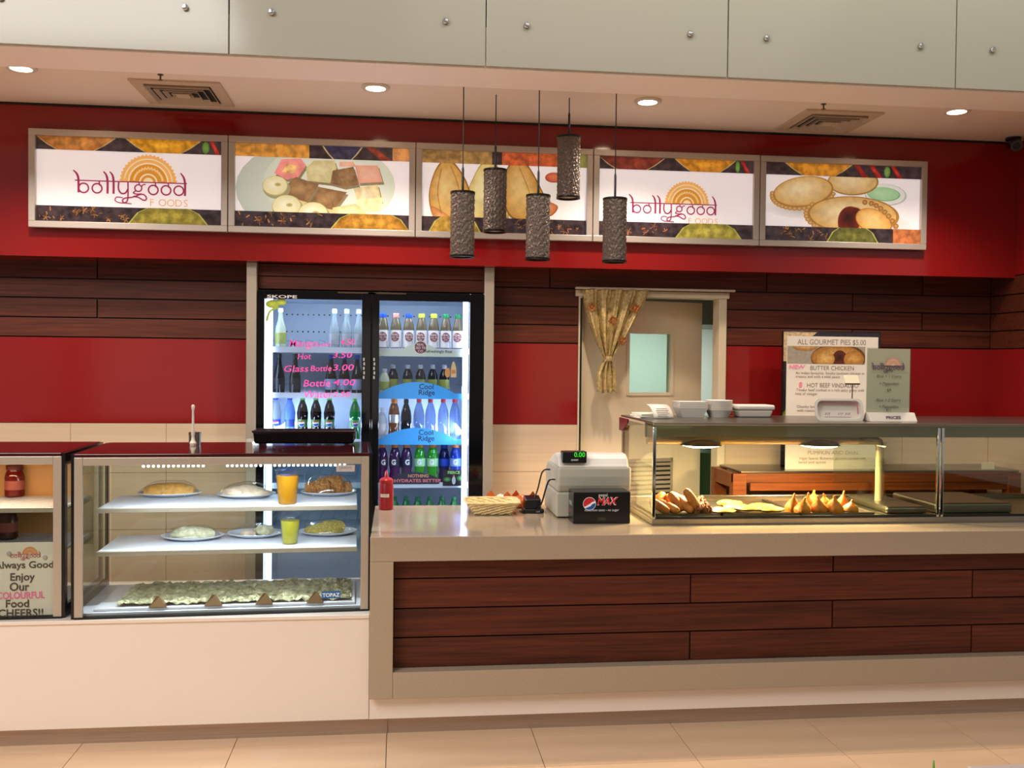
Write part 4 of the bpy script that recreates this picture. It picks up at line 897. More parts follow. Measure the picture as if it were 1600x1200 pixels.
for i, px in enumerate((240, 327, 408, 490)):
    x, y = casexy(px, 962, .016); y = max(y, .055); w = onplate(x, y, .0285)
    single('foil_pyramid', MB().add([(w.x-.036, w.y-.014, w.z), (w.x+.036, w.y-.014, w.z), (w.x+.032, w.y+.024, w.z), (w.x-.032, w.y+.024, w.z), (w.x-.007, w.y, w.z+.045), (w.x+.008, w.y+.004, w.z+.044)], [(0, 3, 2, 1), (0, 1, 5, 4), (1, 2, 5), (2, 3, 4, 5), (3, 0, 4)]), PYR,
           f'small bronze foil pyramid along the front of the sweets board, {ORD[i]} from left', 'sweet', 'foil pyramids on the sweets board', bevel=.002)
# jars and handwritten notice in the left case
C2M = Matrix.Translation((-2.25, 3.955, .505)) @ Matrix.Rotation(R(1.2), 4, 'Z')
for px, py, z, lab, col in ((23, 775, .4225, 'red chutney jar on the upper wire shelf of the left case', '#7a1c14'), (12, 841, .2575, 'brown jar on the lower wire shelf, just above the notice', '#5a2a1c')):
    w = PZ(px, py, z+.505); q = C2M.inverted() @ w; w = C2M @ Vector((q.x, max(q.y, .17), z)); t = thing('chutney_jar', lab, 'jar', w)
    obj('glass_body', MB().lathe([(0, 0), (.036, 0), (.040, .004), (.040, .085), (.034, .105), (.031, .112), (.031, .118)], n=24), liquid('jar_'+col[1:], col, .3), t, local=True)
    obj('lid', MB().lathe([(.034, .116), (.035, .118), (.035, .134), (.033, .136), (0, .136)], n=24), mat('jar_lid', '#5e1614', .3), t, local=True)
    obj('paper_label', MB().lathe([(.0405, .03), (.0405, .07)], n=24), mat('jar_label', '#9a4a3c', .5), t, local=True)
pn = thing('handwritten_notice', 'handwritten paper notice stuck inside the left case glass', 'notice', C2M @ Vector((.82, .016, .012)), R(1.2)); ORG[pn] = Vector()
L0 = lambda px, py: (C2M.inverted() @ P(px, py, 3.965))
a = L0(-20, 848).x-.82; b = L0(81, 848).x-.82; zt = L0(40, 849).z-.012; zb = 0
obj('sheet', bx(a, b, 0, .0006, zb, zt), PAPER, pn, local=True)
pr = Print(); NK = '#3a342c'
def nline(txt, px, py, wpx, hpx, col=NK, b=.02):
    q = L0(px, py); pr.text(txt, q.x-.82, q.z-.012, hpx*.0038, col, width=wpx*.00262, bold=b)
lq = L0(12, 868); logo(pr, lq.x-.82, lq.z-.012, .000085, '#b5505a', '#e0905a', '#d8804a', None, None)
for args in (('Always Good', -12, 890, 84, 10), ('Enjoy', 13, 909, 35, 11), ('Our', 12, 925, 28, 12), ('COLOURFUL', -8, 938, 68, 10, '#ff6ab0'), ('Food', 6, 951, 33, 11), ('CHEERS!!', -6, 966, 64, 11)): nline(*args)
pr.build('writing', PRINT, pn, lambda u, v, l: (u, -.0004-l, v), .00005)
t2 = MB()
for px, py in ((11, 867), (67, 873)): q = L0(px, py); t2.lathe([(0, -.006), (.008, -.004), (.010, 0), (.010, .001)], (q.x-.82, 0, q.z-.012), 14, axis='Y')
obj('suction_cups', t2, mat('clear_rubber', '#b8b4ac', .1), pn, local=True)
# things on the case tops
TZ = 1.157
w = PZ(303, 688, TZ); w.y = 4.40; w.x = P(303, 688, 4.40).x; t = thing('steel_cup', 'small steel cup on top of the wide display case', 'cup', (w.x, 4.42, TZ))
obj('cup_body', MB().lathe([(0, 0), (.025, 0), (.027, .05), (.029, .052), (.027, .052), (.024, .004), (0, .004)], n=24), STEEL, t, local=True)
t = thing('white_spindle', 'thin white turned stick in front of the small steel cup', 'stick', (w.x+.004, 4.36, TZ))
obj('shaft', MB().lathe([(0, 0), (.013, 0), (.015, .01), (.008, .022), (.006, .04), (.0085, .05), (.0055, .075), (.0045, .15), (.0055, .155), (.007, .165), (.0075, .172), (.004, .178), (0, .178)], n=14), mat('cream_ivory', '#efe0cc', .35), t, local=True)
p0, p1 = P(400, 690, 4.45), P(553, 690, 4.45)
t = thing('black_tray', 'shallow black tray on the case top in front of the fridge', 'tray', ((p0.x+p1.x)/2, 4.44, TZ)); hw = (p1.x-p0.x)/2
mb = MB().hexa([(-hw, -.05, .004), (hw, -.05, .004), (hw, .08, .004), (-hw, .08, .004)], [(-hw-.006, -.056, .058), (hw+.006, -.056, .058), (hw+.006, .086, .058), (-hw-.006, .086, .058)])
obj('tray_body', mb, BLACKG, t, local=True, bevel=.008)
mb = MB(); mb.tube([(-hw-.004, -.056, .058), (hw+.004, -.056, .058), (hw+.004, .086, .058), (-hw-.004, .086, .058), (-hw-.004, -.056, .058)], .006, 6); obj('rim', mb, mat('dark_brown_rim', '#241016', .2), t, local=True)
obj('feet', MB().box(-hw+.02, -hw+.04, -.04, .06, 0, .005).box(hw-.04, hw-.02, -.04, .06, 0, .005), BLACK, t, local=True)

# ------------------------------------------------------------------ counter-top things
w = PZ(600, 796, CZ); t = thing('sauce_bottle', 'red squeeze sauce bottle at the left end of the counter', 'bottle', (w.x+.01, w.y, CZ)); SR = mat('sauce_red', '#9a1016', .3)
obj('body', MB().lathe([(0, 0), (.030, 0), (.034, .004), (.034, .11), (.031, .125), (.031, .13)], n=24), SR, t, local=True)
obj('cap', MB().lathe([(.032, .128), (.033, .13), (.033, .142), (.024, .150), (.010, .155), (.008, .165), (.004, .185), (.002, .187), (0, .187)], n=20), mat('sauce_cap', '#b0181c', .3), t, local=True)
pr = Print(); pr.rect(-.03, .014, .062, .078, '#d8c8ae'); pr.stroke([(-.026, .070), (.008, .070)], .002, '#a89a86')
pr.fine(6).build('paper_label', PRINT, t, lambda u, v, l: (t.location.x+math.sin(u/.034)*(.0346+l), t.location.y-math.cos(u/.034)*(.0346+l), CZ+v))
# basket
bx0, bx1, by0, by1 = P(741, 806, 4.43).x, P(801, 806, 4.43).x, 4.43, 4.60
t = thing('wicker_basket', 'shallow pale wicker basket on the counter', 'basket', ((bx0+bx1)/2, 4.51, CZ)); hw, hd = (bx1-bx0)/2, .075
WK = mat('wicker', '#dcc48e', .6, vary=.2, vscale=(60, 60, 60)); mb = MB(); N = 60
def ring(f, z, off):
    pts = []; ex = hw+f*.035; ey = hd+f*.03
    for i in range(N):
        a = 2*math.pi*i/N; c, s_ = math.cos(a), math.sin(a); k = 1/max(abs(c), abs(s_)); k = k*.8+.2
        pts.append(Vector((c*k*ex, s_*k*ey, z))*1.0+Vector((c, s_, 0))*(.0025*((-1)**(i//2+off))))
    return pts
rows_ = [ring(j/8, .004+.052*j/8, j) for j in range(9)]
vs = [v for r_ in rows_ for v in r_]; mb.add(vs, [(j*N+i, j*N+(i+1) % N, (j+1)*N+(i+1) % N, (j+1)*N+i) for j in range(8) for i in range(N)], False)
obj('woven_wall', mb, WK, t, local=True, solid=.004)
rm = ring(1.08, .058, 0); obj('rim', MB().tube(rm+[rm[0]], .005, 6), WK, t, local=True)
obj('floor', MB().add([Vector(v) for v in ring(0, .004, 0)], [tuple(range(N))[::-1]]), WK, t, local=True, solid=.003)
# wrapped orange snacks
OR = mat('orange_wrapper', '#e0702c', .3, vary=.3, vscale=(25, 25, 25)); CW = mat('clear_wrapper', '#e0d0c4', .2)
for i, (px, py, lab) in enumerate(((786, 786, 'orange and clear snack packet behind the wicker basket'), (812, 792, 'orange snack packet beside the black card terminal'))):
    w = PZ(px, 797, CZ); w.y = 4.69-.04*i; x_ = P(px, 797, w.y).x; t = thing('snack_packet', lab, 'snack packet', (x_, w.y, CZ)); ORG[t] = Vector()
    obj('packet', MB().blob((0, 0, .03), (.045, .03, .032), 30+i, .18, 16, 10, .9, freq=2.2), OR if i else CW, t, local=True)
    for s_ in (-1, 1): obj('twist_end', MB().add([(s_*.036, 0, .035), (s_*.03, -.01, .045), (s_*.062, -.015, .085), (s_*.080, .012, .060), (s_*.068, .01, .025)], [(0, 1, 2), (0, 2, 3), (0, 3, 4)]), OR, t, local=True, solid=.002)
# card terminal
p = P(818, 797, 4.52); q = P(846, 797, 4.52); t = thing('card_terminal', 'small black card terminal left of the cash register', 'card terminal', ((p.x+q.x)/2, 4.52, CZ)); hw = (q.x-p.x)/2
obj('base', bx(-hw-.006, hw+.006, -.05, .06, 0, .022), BLACK, t, local=True, bevel=.006)
obj('body', MB().prism([(-.045, .022), (.05, .022), (.05, .068), (.02, .078), (-.04, .066)], -hw+.004, hw-.008, 'X'), BLACK, t, local=True, bevel=.005)
pr = Print(); pr.rect(.010, .028, .006, .014, '#7a7a80'); ORG[t] = Vector(); pr.build('badge', PRINT, t, lambda u, v, l: (u, -.0505-l, v))
# cash register
RG = mat('register_grey', '#b9b5a6', .4); RGD = mat('register_darker', '#a39f92', .4)
xl, xr = P(868, 760, 4.34).x, P(980, 740, 4.40).x; t = thing('cash_register', 'grey cash register with rear display behind the cola box', 'cash register', ((xl+xr)/2, 4.5, CZ)); cxr = (xl+xr)/2; a, b = xl-cxr, xr-cxr
obj('drawer', bx(a+.004, b-.02, -.17, .19, .006, .118), RG, t, local=True, bevel=.006)
obj('foot', bx(a+.012, b-.03, -.16, .18, 0, .006), BLACK, t, local=True)
prof = [(-.165, .118), (-.178, .15), (-.182, .19), (-.178, .235), (-.165, .242), (-.150, .268), (-.12, .288), (-.08, .292), (.02, .27), (.19, .20), (.19, .118)]
obj('upper_body', MB().prism([(p_[0], p_[1]) for p_ in prof[:4]]+[(.19, .20), (.19, .118)][0:0]+[(.14, .235), (.19, .20), (.19, .118)], a+.008, b, 'X'), RG, t, local=True, bevel=.010)
obj('hood', MB().prism([(-.176, .233), (-.165, .246), (-.150, .270), (-.12, .288), (-.07, .292), (.02, .272), (.13, .233)], a+.012, b-.010, 'X'), PLASTW, t, local=True, bevel=.008)
q0, q1 = P(878, 723, 4.33), P(916, 705, 4.33); za, zb = q0.z-CZ, q1.z-CZ
obj('display_housing', bx(q0.x-cxr, q1.x-cxr, -.186, -.13, za, zb), BLACK, t, local=True, bevel=.004)
pr = Print(); pr.text('0.00', q1.x-cxr-.008, za+.028, .030, '#2fd02f', 'R', bold=.02); pr.text('SHARP', (q0.x+q1.x)/2-cxr, za+.010, .011, '#c8c8c8', 'C')
pr.build('display_digits', printmat('lit_digits', .5), t, lambda u, v, l: (t.location.x+u, 4.5-.1865-l, CZ+v))
obj('cable', MB().tube(curve([(a+.006, -.11, .17), (a-.02, -.10, .165), (a-.035, -.09, .12), (a-.05, -.06, .05), (a-.075, -.03, .012)]), .004, 6), BLACK, t, local=True)
obj('cable', MB().tube(curve([(a+.006, .04, .20), (a-.03, .04, .19), (a-.055, .02, .11), (a-.08, .0, .05)]), .004, 6), BLACK, t, local=True)
# cola carton
b0, b1, byf, byb = .771, 1.027, 4.172, 4.295; zt = .968
t = thing('cola_carton', 'black cola carton with red lettering on the counter', 'carton', ((b0+b1)/2, (byf+byb)/2, CZ))
obj('carton', bx(b0, b1, byf, byb, CZ, zt), mat('black_card', '#0b0a0e', .25), t, bevel=.003)
pr = Print(); cx, cz, r_ = b0+.072, CZ+.089, .029
pr.part('roundel'); pr.ell(cx, cz, r_, r_, '#eeeef2', n=36); rr = r_*.93
def seg(a0, a1, col):
    pts = [(cx+rr*math.cos(R(a0+(a1-a0)*i/20)), cz+rr*math.sin(R(a0+(a1-a0)*i/20))) for i in range(21)]; pr.poly(pts, col)
seg(28, 212, '#c8202c'); seg(225, 382, '#1f4fa0')
pr.poly(curve([(cx-rr*.85, cz-rr*.50), (cx-rr*.2, cz-rr*.32), (cx+rr*.35, cz+rr*.22), (cx+rr*.92, cz+rr*.40)])[::1]+curve([(cx+rr*.95, cz+rr*.12), (cx+rr*.45, cz-rr*.08), (cx+rr*.1, cz-rr*.42), (cx-rr*.68, cz-rr*.72)]), '#f2f2f4')
pr.part('lettering'); pr.text('pepsi', b0+.113, CZ+.121, .020, '#e4e4ea')
for c_, o_ in (('#f0e8e8', .03), ('#d0202c', .0)): pr.text('MAX', b0+.106, CZ+.085, .044, c_, width=.094, shear=.25, bold=.03+o_)
pr.part('slogan'); pr.text('maximum taste - no sugar', b0+.128, CZ+.056, .0155, '#d8d8dc', 'C', width=.155, shear=.2)
pr.part('tab_slot'); pr.rect(b0+.11, b0+.145, CZ+.014, CZ+.028, '#3a2f1c')
pr.build('front_print', PRINT, t, lambda u, v, l: (u, byf-.0004-l, v), .00005)
pr = Print(); pr.text('MAX', byf+.02, CZ+.075, .03, '#d8d8d8'); pr.text('pepsi', byf+.02, CZ+.045, .022, '#c06060')
pr.build('side_print', PRINT, t, lambda u, v, l: (b0-.0004-l, 2*byf+.12-u, v), .00005)

# ------------------------------------------------------------------ heated food case
HX0, HX1, HF, HB, HT = 1.113, 3.9, 4.12, 4.72, 1.279; HM = 2.452
t = thing('heated_food_case', 'long stainless heated glass case on the counter', 'display case', ((HX0+HX1)/2, 4.42, CZ)); hc = t
obj('base_rail', MB().box(HX0, HX1, HF, HF+.02, CZ, CZ+.026).box(HX0, HX0+.02, HF+.02, HB, CZ, CZ+.026).box(HX0, HX1, HB-.03, HB, CZ, CZ+.05), STEEL, t, bevel=.002)
obj('base_seal', MB().box(HX0+.004, HX1, HF+.004, HF+.016, CZ+.026, CZ+.036), BLACK, t)
obj('deck', bx(HX0+.02, HX1, HF+.02, HB-.03, CZ, CZ+.03), STEEL, t)
for xx, w_ in ((HX0, .014), (HM-.016, .013), (HM+.003, .013)): obj('front_post', bx(xx, xx+w_, HF, HF+.014, CZ+.026, HT-.02), CHROME, t, bevel=.002)
obj('rear_post', bx(HX0, HX0+.03, HB-.03, HB, CZ+.03, HT-.05), STEEL, t)
obj('top_plate', MB().box(HX0-.004, HX1, HF-.012, HB+.004, HT-.008, HT).box(HX0-.004, HX1, HF-.012, HF-.004, HT-.013, HT-.008), STEEL, t, bevel=.002)
obj('valance', MB().box(HX0, HX1, HF+.14, HF+.15, HT-.075, HT-.008), mat('valance_steel', '#a39d88', .3, .5), t)
obj('red_end_cap', MB().prism([(HB+.01, HT-.012), (HB-.16, HT-.012), (HB-.16, HT-.03), (HB-.05, HT-.075), (HB+.01, HT-.075)], HX0-.012, HX0-.004, 'X'), mat('maroon_plastic', '#6a1428', .3), t)
obj('front_glass', bx(HX0+.014, HM-.016, HF+.004, HF+.010, CZ+.036, HT-.009), GLASSG, t)
obj('front_glass', bx(HM+.016, HX1, HF+.004, HF+.010, CZ+.036, HT-.009), GLASSG, t)
obj('side_glass', bx(HX0+.003, HX0+.008, HF+.014, HB-.03, CZ+.03, HT-.02), GLASSG, t)
obj('partition_glass', bx(2.20, 2.206, HF+.03, HB-.05, CZ+.03, HT-.09), GLASSG, t)
HYL = 4.42; hz = P(1180, 690, HYL).z; xe = P(1375, 700, HYL).x
obj('lamp_pipe', MB().tube([(HX0+.05, HYL, hz+.006), (xe-.03, HYL, hz+.006), (xe-.008, HYL, hz), (xe, HYL, hz-.03), (xe, HYL, CZ+.03)], .020, 12), mat('satin_pipe', '#cdbfa6', .4, .4), t)
HL = emitmat('heat_lamp_glow', '#ffd9a0', 30)
for px in (1095, 1280):
    q = P(px, 694, HYL); lp = bpy.data.objects.new('heat_lamp', None); COL.objects.link(lp); lp.parent = t; ORG[lp] = ORG[t]
    obj('reflector', MB().lathe([(.03, .024), (.06, .018), (.098, .004), (.100, .004), (.06, .022), (.03, .03)], (q.x, HYL, hz-.02), 28), STEEL, lp)
    obj('bulb', MB().lathe([(0, -.012), (.05, -.010), (.085, -.002), (.09, .004), (0, .010)], (q.x, HYL, hz-.018), 24), HL, lp)
    o = area('heat_lamp_light', (0, 0, 0), .16, 30, (1, .70, .38)); o.parent = hc; o.location = (q.x-ORG[hc].x, 0, hz-.034-CZ)
# trays on the deck
DZ_ = CZ+.03
for i, (a, b, lab) in enumerate(((HX0+.03, P(1112, 800, 4.3).x, 'steel tray under the spring rolls'), (P(1114, 800, 4.3).x, P(1232, 800, 4.3).x, 'steel tray of flatbread'), (P(1234, 800, 4.3).x, P(1345, 800, 4.3).x, 'steel tray under the samosas'))):
    mb = MB(); mb.box(a, b, 4.17, 4.62, DZ_, DZ_+.004); mb.box(a, a+.004, 4.17, 4.62, DZ_+.004, DZ_+.012); mb.box(b-.004, b, 4.17, 4.62, DZ_+.004, DZ_+.012); mb.box(a, b, 4.17, 4.174, DZ_+.004, DZ_+.012); mb.box(a, b, 4.616, 4.62, DZ_+.004, DZ_+.012)
    single('steel_tray', mb, STEEL, lab, 'tray', 'trays in the heated case')
mb = MB(); mb.box(2.24, 2.44, 4.2, 4.6, DZ_, DZ_+.03); single('steel_pan', mb, STEEL, 'empty steel pan right of the glass partition', 'pan', bevel=.01)
mb = MB(); mb.box(2.48, 2.86, 4.2, 4.6, DZ_, DZ_+.045); single('steel_pan', mb, STEEL, 'large steel pan at the right end of the heated case', 'pan', bevel=.01)
SPR = mat('fried_pastry', '#c47834', .5, vary=.2, vscale=(30, 30, 30), bump=.3); PAK = mat('brown_fritter', '#8a4a20', .6, vary=.35, vscale=(80, 80, 80), bump=.8, bscale=120); SAM = mat('golden_samosa', '#c87a22', .5, vary=.2, vscale=(25, 25, 25), bump=.3); NAAN = mat('yellow_flatbread', '#d8b23c', .6, vary=.25, vscale=(20, 20, 20), bump=.4)
FZ_ = DZ_+.006
rolls = [(1030, 803, 4.19, -35, 0), (1044, 803, 4.22, -40, .0), (1056, 800, 4.24, -50, .012), (1070, 800, 4.22, -62, .012), (1082, 802, 4.20, -70, .008), (1038, 790, 4.28, -28, .03), (1052, 788, 4.31, -40, .035), (1028, 783, 4.34, 20, .05), (1062, 781, 4.34, -30, .05), (1072, 792, 4.27, -55, .03)]
for i, (px, py, yy, an, lift) in enumerate(rolls):
    q = P(px, py, yy); z = max(FZ_+.017, q.z); L_ = .062
    an_ = R(an+(0, 12, -10, 6, 10, 18, -8, 25, -6, 10)[i]); d = Vector((math.cos(an_)*.8, (-.2, -.7, -.35, -.9, -.15, -.5, -.8, .3, -.3, -.6)[i], math.sin(an_)*.7)).normalized(); L_ = (.05, .058, .05, .055, .06, .05, .054, .05, .056, .05)[i]
    if z-abs(d.z)*L_ < FZ_+.012: z = FZ_+.012+abs(d.z)*L_
    c_ = Vector((q.x, yy, z)); pts = [c_+d*L_*s_ for s_ in (-1, -.85, -.5, 0, .5, .85, 1)]
    single('spring_roll', MB().tube(pts, [.008, .0165, .0205, .0215, .0205, .0165, .008], 14), SPR, (f'fried spring roll in the front row of the pile, {ORD[i]} from left' if i < 5 else f'fried spring roll lying on top of the pile, {ORD[(1, 2, 0, 3, 4)[i-5]]} from left'), 'spring roll', 'spring rolls in the heated case')
for i, (px, py, yy, r_) in enumerate(((1090, 800, 4.20, .030), (1100, 797, 4.22, .030), (1096, 788, 4.27, .027), (1104, 803, 4.19, .024), (1095, 780, 4.30, .018))):
    q = P(px, py, yy); single('fritter', MB().blob((q.x, yy, max(q.z, FZ_+r_*.8)), (r_, r_, r_*.85), 50+i, .28, 16, 10, freq=4), PAK, f"brown knobbly fritter beside the spring rolls, {('front left', 'middle', 'back', 'front right', 'topmost')[i]}", 'fritter', 'fritters in the heated case')
for i, (px, yy, s_) in enumerate(((1128, 4.22, 1), (1150, 4.30, 2), (1168, 4.23, 3), (1190, 4.34, 4), (1204, 4.22, 5), (1140, 4.40, 6))):
    q = P(px, 800, yy); single('flatbread', MB().blob((q.x, yy, FZ_+.012+.004*(i % 3)), (.062, .055, .012), 70+s_, .12, 24, 8, freq=2.5), NAAN, f'thin yellow flatbread in the overlapping pile, {ORD[(0, 2, 3, 4, 5, 1)[i]]} from left', 'flatbread', 'flatbreads in the heated case')
def samosa(r, h, s):
    rnd = random.Random(s); prof = [(0, 0), (r*.85, .0), (r, h*.16), (r*.95, h*.34), (r*.62, h*.58), (r*.30, h*.74), (r*.15, h*.84), (r*.17, h*.93), (r*.10, h), (0, h)]
    mb = MB().lathe(prof, n=18)
    for k, v in enumerate(mb.v):
        a = math.atan2(v.y, v.x); q = 1+.10*math.sin(5*a+rnd.random()*.3)*(1-v.z/h*.3); v.x *= q; v.y *= q*.9; v.x += .012*(v.z/h)**2*math.sin(s)
    return mb
for i, (px, yy, r_, h_) in enumerate(((1238, 4.24, .034, .085), (1254, 4.20, .040, .072), (1262, 4.30, .034, .08), (1280, 4.21, .040, .078), (1290, 4.31, .032, .074), (1304, 4.20, .042, .080), (1316, 4.29, .032, .088), (1328, 4.21, .040, .058), (1270, 4.38, .034, .08))):
    q = P(px, 805, yy); mb = samosa(r_, h_, i+1)
    for v in mb.v: v += Vector((q.x, yy, FZ_))
    single('samosa', mb, SAM, f'golden peaked samosa, {ORD[(0, 1, 2, 4, 5, 6, 7, 8, 3)[i]]} from left along the tray', 'samosa', 'samosas in the heated case')

# on top of the heated case
def rim_box(hw0, hd0, hw1, hd1, h, th=.003):
    mb = MB(); a = [(-hw0, -hd0, 0), (hw0, -hd0, 0), (hw0, hd0, 0), (-hw0, hd0, 0)]; b = [(-hw1, -hd1, h), (hw1, -hd1, h), (hw1, hd1, h), (-hw1, hd1, h)]
    c = [(-hw1+th, -hd1+th, h), (hw1-th, -hd1+th, h), (hw1-th, hd1-th, h), (-hw1+th, hd1-th, h)]; d = [(-hw0+th, -hd0+th, th), (hw0-th, -hd0+th, th), (hw0-th, hd0-th, th), (-hw0+th, hd0-th, th)]
    return mb.add(a+b+c+d, [(3, 2, 1, 0)]+[(i, (i+1) % 4, 4+(i+1) % 4, 4+i) for i in range(4)]+[(4+i, 4+(i+1) % 4, 8+(i+1) % 4, 8+i) for i in range(4)]+[(8+i, 8+(i+1) % 4, 12+(i+1) % 4, 12+i) for i in range(4)]+[(12, 13, 14, 15)])
CART = mat('bowl_card', '#efe5d9', .6)
FOAM = mat('foam_white', '#e8ddd0', .5)
for (pa, pb, ptop, yy, lab, n) in ((1056, 1100, 624, 4.58, 'tall stack of nested white food boxes, left of two stacks', 4), (1103, 1143, 624, 4.58, 'stack of nested paper bowls with ridged sides, right of two stacks', 9)):
    q0, q1 = P(pa, 650, yy), P(pb, 650, yy); zt = P(pa, ptop, yy).z; t = thing('bowl_stack', lab, 'bowl stack', ((q0.x+q1.x)/2, yy, HT)); hw = (q1.x-q0.x)/2; H_ = zt-HT
    for k in range(n):
        sh = H_*.45/n*k if n == 4 else H_*.6/n*k; hh = H_*.55 if n == 4 else H_*.4; tt = k/n
        if n == 4: o = obj('box', rim_box(hw*.72, .045, hw*1.02, .062, hh), CART, t, local=True)
        else: o = obj('bowl', MB().lathe([(0, 0), (hw*.74, 0), (hw*.99, hh), (hw*1.02, hh), (hw*1.02, hh+.002), (hw*.97, hh), (hw*.72, .003), (0, .003)], n=28), CART, t, local=True)
        o.location = (0, 0, sh)
q0, q1 = P(1146, 650, 4.58), P(1204, 650, 4.58); t = thing('foam_container_stack', 'low stack of white lidded foam tubs by the red wall', 'container stack', ((q0.x+q1.x)/2, 4.58, HT)); hw = (q1.x-q0.x)/2; zz = P(1150, 632, 4.58).z-HT
obj('tub', MB().hexa([(-hw*.82, -.045, 0), (hw*.82, -.045, 0), (hw*.82, .045, 0), (-hw*.82, .045, 0)], [(-hw*.94, -.055, zz*.6), (hw*.94, -.055, zz*.6), (hw*.94, .055, zz*.6), (-hw*.94, .055, zz*.6)]), FOAM, t, local=True, bevel=.008)
obj('lid', bx(-hw, hw, -.06, .06, zz*.6, zz), FOAM, t, local=True, bevel=.008)
q0, q1 = P(984, 650, 4.5), P(1030, 650, 4.5)
t = thing('paper_bag_stack', 'flat stack of white paper bags at the left end of the case top', 'paper bags', ((q0.x+q1.x)/2+.02, 4.5, HT)); hw = (q1.x-q0.x)/2
for k in range(4): o = obj('bag', bx(-hw+.004*k, hw+.006*(k % 2), -.09, .09, .0055*k, .0055*k+.005), PAPER, t, local=True, bevel=.002); o.rotation_euler = (0, 0, R((-2, 3, -1, 2)[k]))
q0, q1 = P(1020, 640, 4.40), P(1051, 640, 4.40)
mb = MB(); xs = (q0.x+q1.x)/2; hw = (q1.x-q0.x)/2; n = 10; vs = []
for i in range(n+1):
    v = i/n; z_ = HT+.002+.062*math.sin(v*math.pi*.5)+.0; y_ = 4.38+.10*(1-math.cos(v*math.pi*.5)); x_ = -.012*v
    vs += [(xs-hw+x_, y_, z_), (xs+hw+x_, y_, z_)]
mb.add(vs, [(2*i, 2*i+1, 2*i+3, 2*i+2) for i in range(n)], True); t = thing('receipt_slip', 'curled printed receipt leaning on the bag stack', 'receipt', (xs, 4.40, HT)); obj('slip', mb, PAPER, t, solid=.001)
pr = Print()
for i in range(6): pr.stroke([(xs-hw*.7+random.random()*.006, HT+.012+.007*i), (xs+hw*(.3+.4*random.random()), HT+.012+.007*i)], .0022, '#8a8078')
pr.build('faint_print', PRINT, t, lambda u, v, l: (u, 4.3795+.10*(1-math.cos(math.asin(min(1, (v-HT-.002)/.062))))-.0022-l, v))
# foam tray leaning upright
p0, p1 = P(1277, 640, 4.26), P(1353, 640, 4.26); t = thing('foam_tray', 'white foam tray propped up with pink scribbled edge', 'tray', ((p0.x+p1.x)/2, 4.27, HT)); hw = (p1.x-p0.x)/2; hh = (P(1300, 623, 4.26).z-HT)
def rrect(w, h, r, n=6):
    out = []
    for cx_, cz_, a0 in ((w-r, h-r, 0), (-w+r, h-r, 90), (-w+r, -h+r, 180), (w-r, -h+r, 270)):
        for i in range(n+1): a = R(a0+90*i/n); out.append((cx_+r*math.cos(a), cz_+r*math.sin(a)))
    return out
mb = MB(); loops = []; c0 = hh/2
for w_, h_, y_ in ((hw, hh/2, 0), (hw, hh/2, .006), (hw-.022, hh/2-.016, .04), (hw-.018, hh/2-.013, .036), (hw-.012, hh/2-.010, 0)):
    loops.append([(p_[0], y_+(p_[1]+hh/2)*.25, c0+p_[1]) for p_ in rrect(w_, h_, min(.026, h_*.8))])
n = len(loops[0]); order = [loops[2], loops[1], loops[0], loops[4], loops[3]]; vs = [v for l_ in order for v in l_]
mb.add(vs, [(k*n+i, k*n+(i+1) % n, (k+1)*n+(i+1) % n, (k+1)*n+i) for k in range(4) for i in range(n)]+[tuple(range(n))[::-1], tuple(4*n+i for i in range(n))], False)
obj('tray_shell', mb, FOAM, t, local=True)
pr = Print(); PKD = '#c8688a'
for i in range(22):
    u_ = -hw*.78+i*hw*1.56/21; pr.stroke([(u_, hh*.80+.003*math.sin(i*2.2)), (u_+.006, hh*.80-.004*math.sin(i*2.2))], .0035, PKD)
for i in range(10): pr.stroke([(hw*.78, hh*.3+i*hh*.048), (hw*.82+.003*(i % 2), hh*.3+(i+1)*hh*.048)], .0035, PKD)
for u0, col_ in ((-hw*.55, '#7a2a4a'), (-.002, '#a8688a'), (hw*.28, '#7a2a4a')):
    pr.stroke([(u0+.0045*k, hh*.31+(.006 if k % 2 else -.005)) for k in range(6)], .0035, col_)
pr.stroke([(-hw*.6, hh*.17), (hw*.5, hh*.16)], .0022, '#7a6a72')
pr.build('pink_writing', PRINT, t, lambda u, v, l: (t.location.x+u, t.location.y+.020+v*.25-.004-l, HT+v))
# price holder on thin stem
q = P(1332, 594, 4.45); t = thing('price_card_holder', 'small cream price card on a thin upright stem', 'price card', (q.x, 4.45, HT)); q2 = P(1332, 600, 4.45)
obj('base', MB().lathe([(0, 0), (.028, 0), (.028, .003), (.004, .006), (0, .006)], n=20), STEEL, t, local=True); obj('stem', MB().lathe([(.003, .004), (.003, q2.z-HT)], n=8), mat('grey_stem', '#6e625a', .4, .5), t, local=True)
obj('clip', bx(-.036, .036, -.006, .006, q2.z-HT-.004, q2.z-HT+.004), mat('grey_stem', '#6e625a', .4, .5), t, local=True); hq = P(1332, 586, 4.45).z-HT
obj('card', MB().add([(-.036, -.004, q2.z-HT+.002), (.036, -.004, q2.z-HT+.002), (.031, .012, hq), (-.042, .012, hq)], [(0, 1, 2, 3)]), mat('cream_card', '#efe6c8', .6), t, local=True, solid=.001)
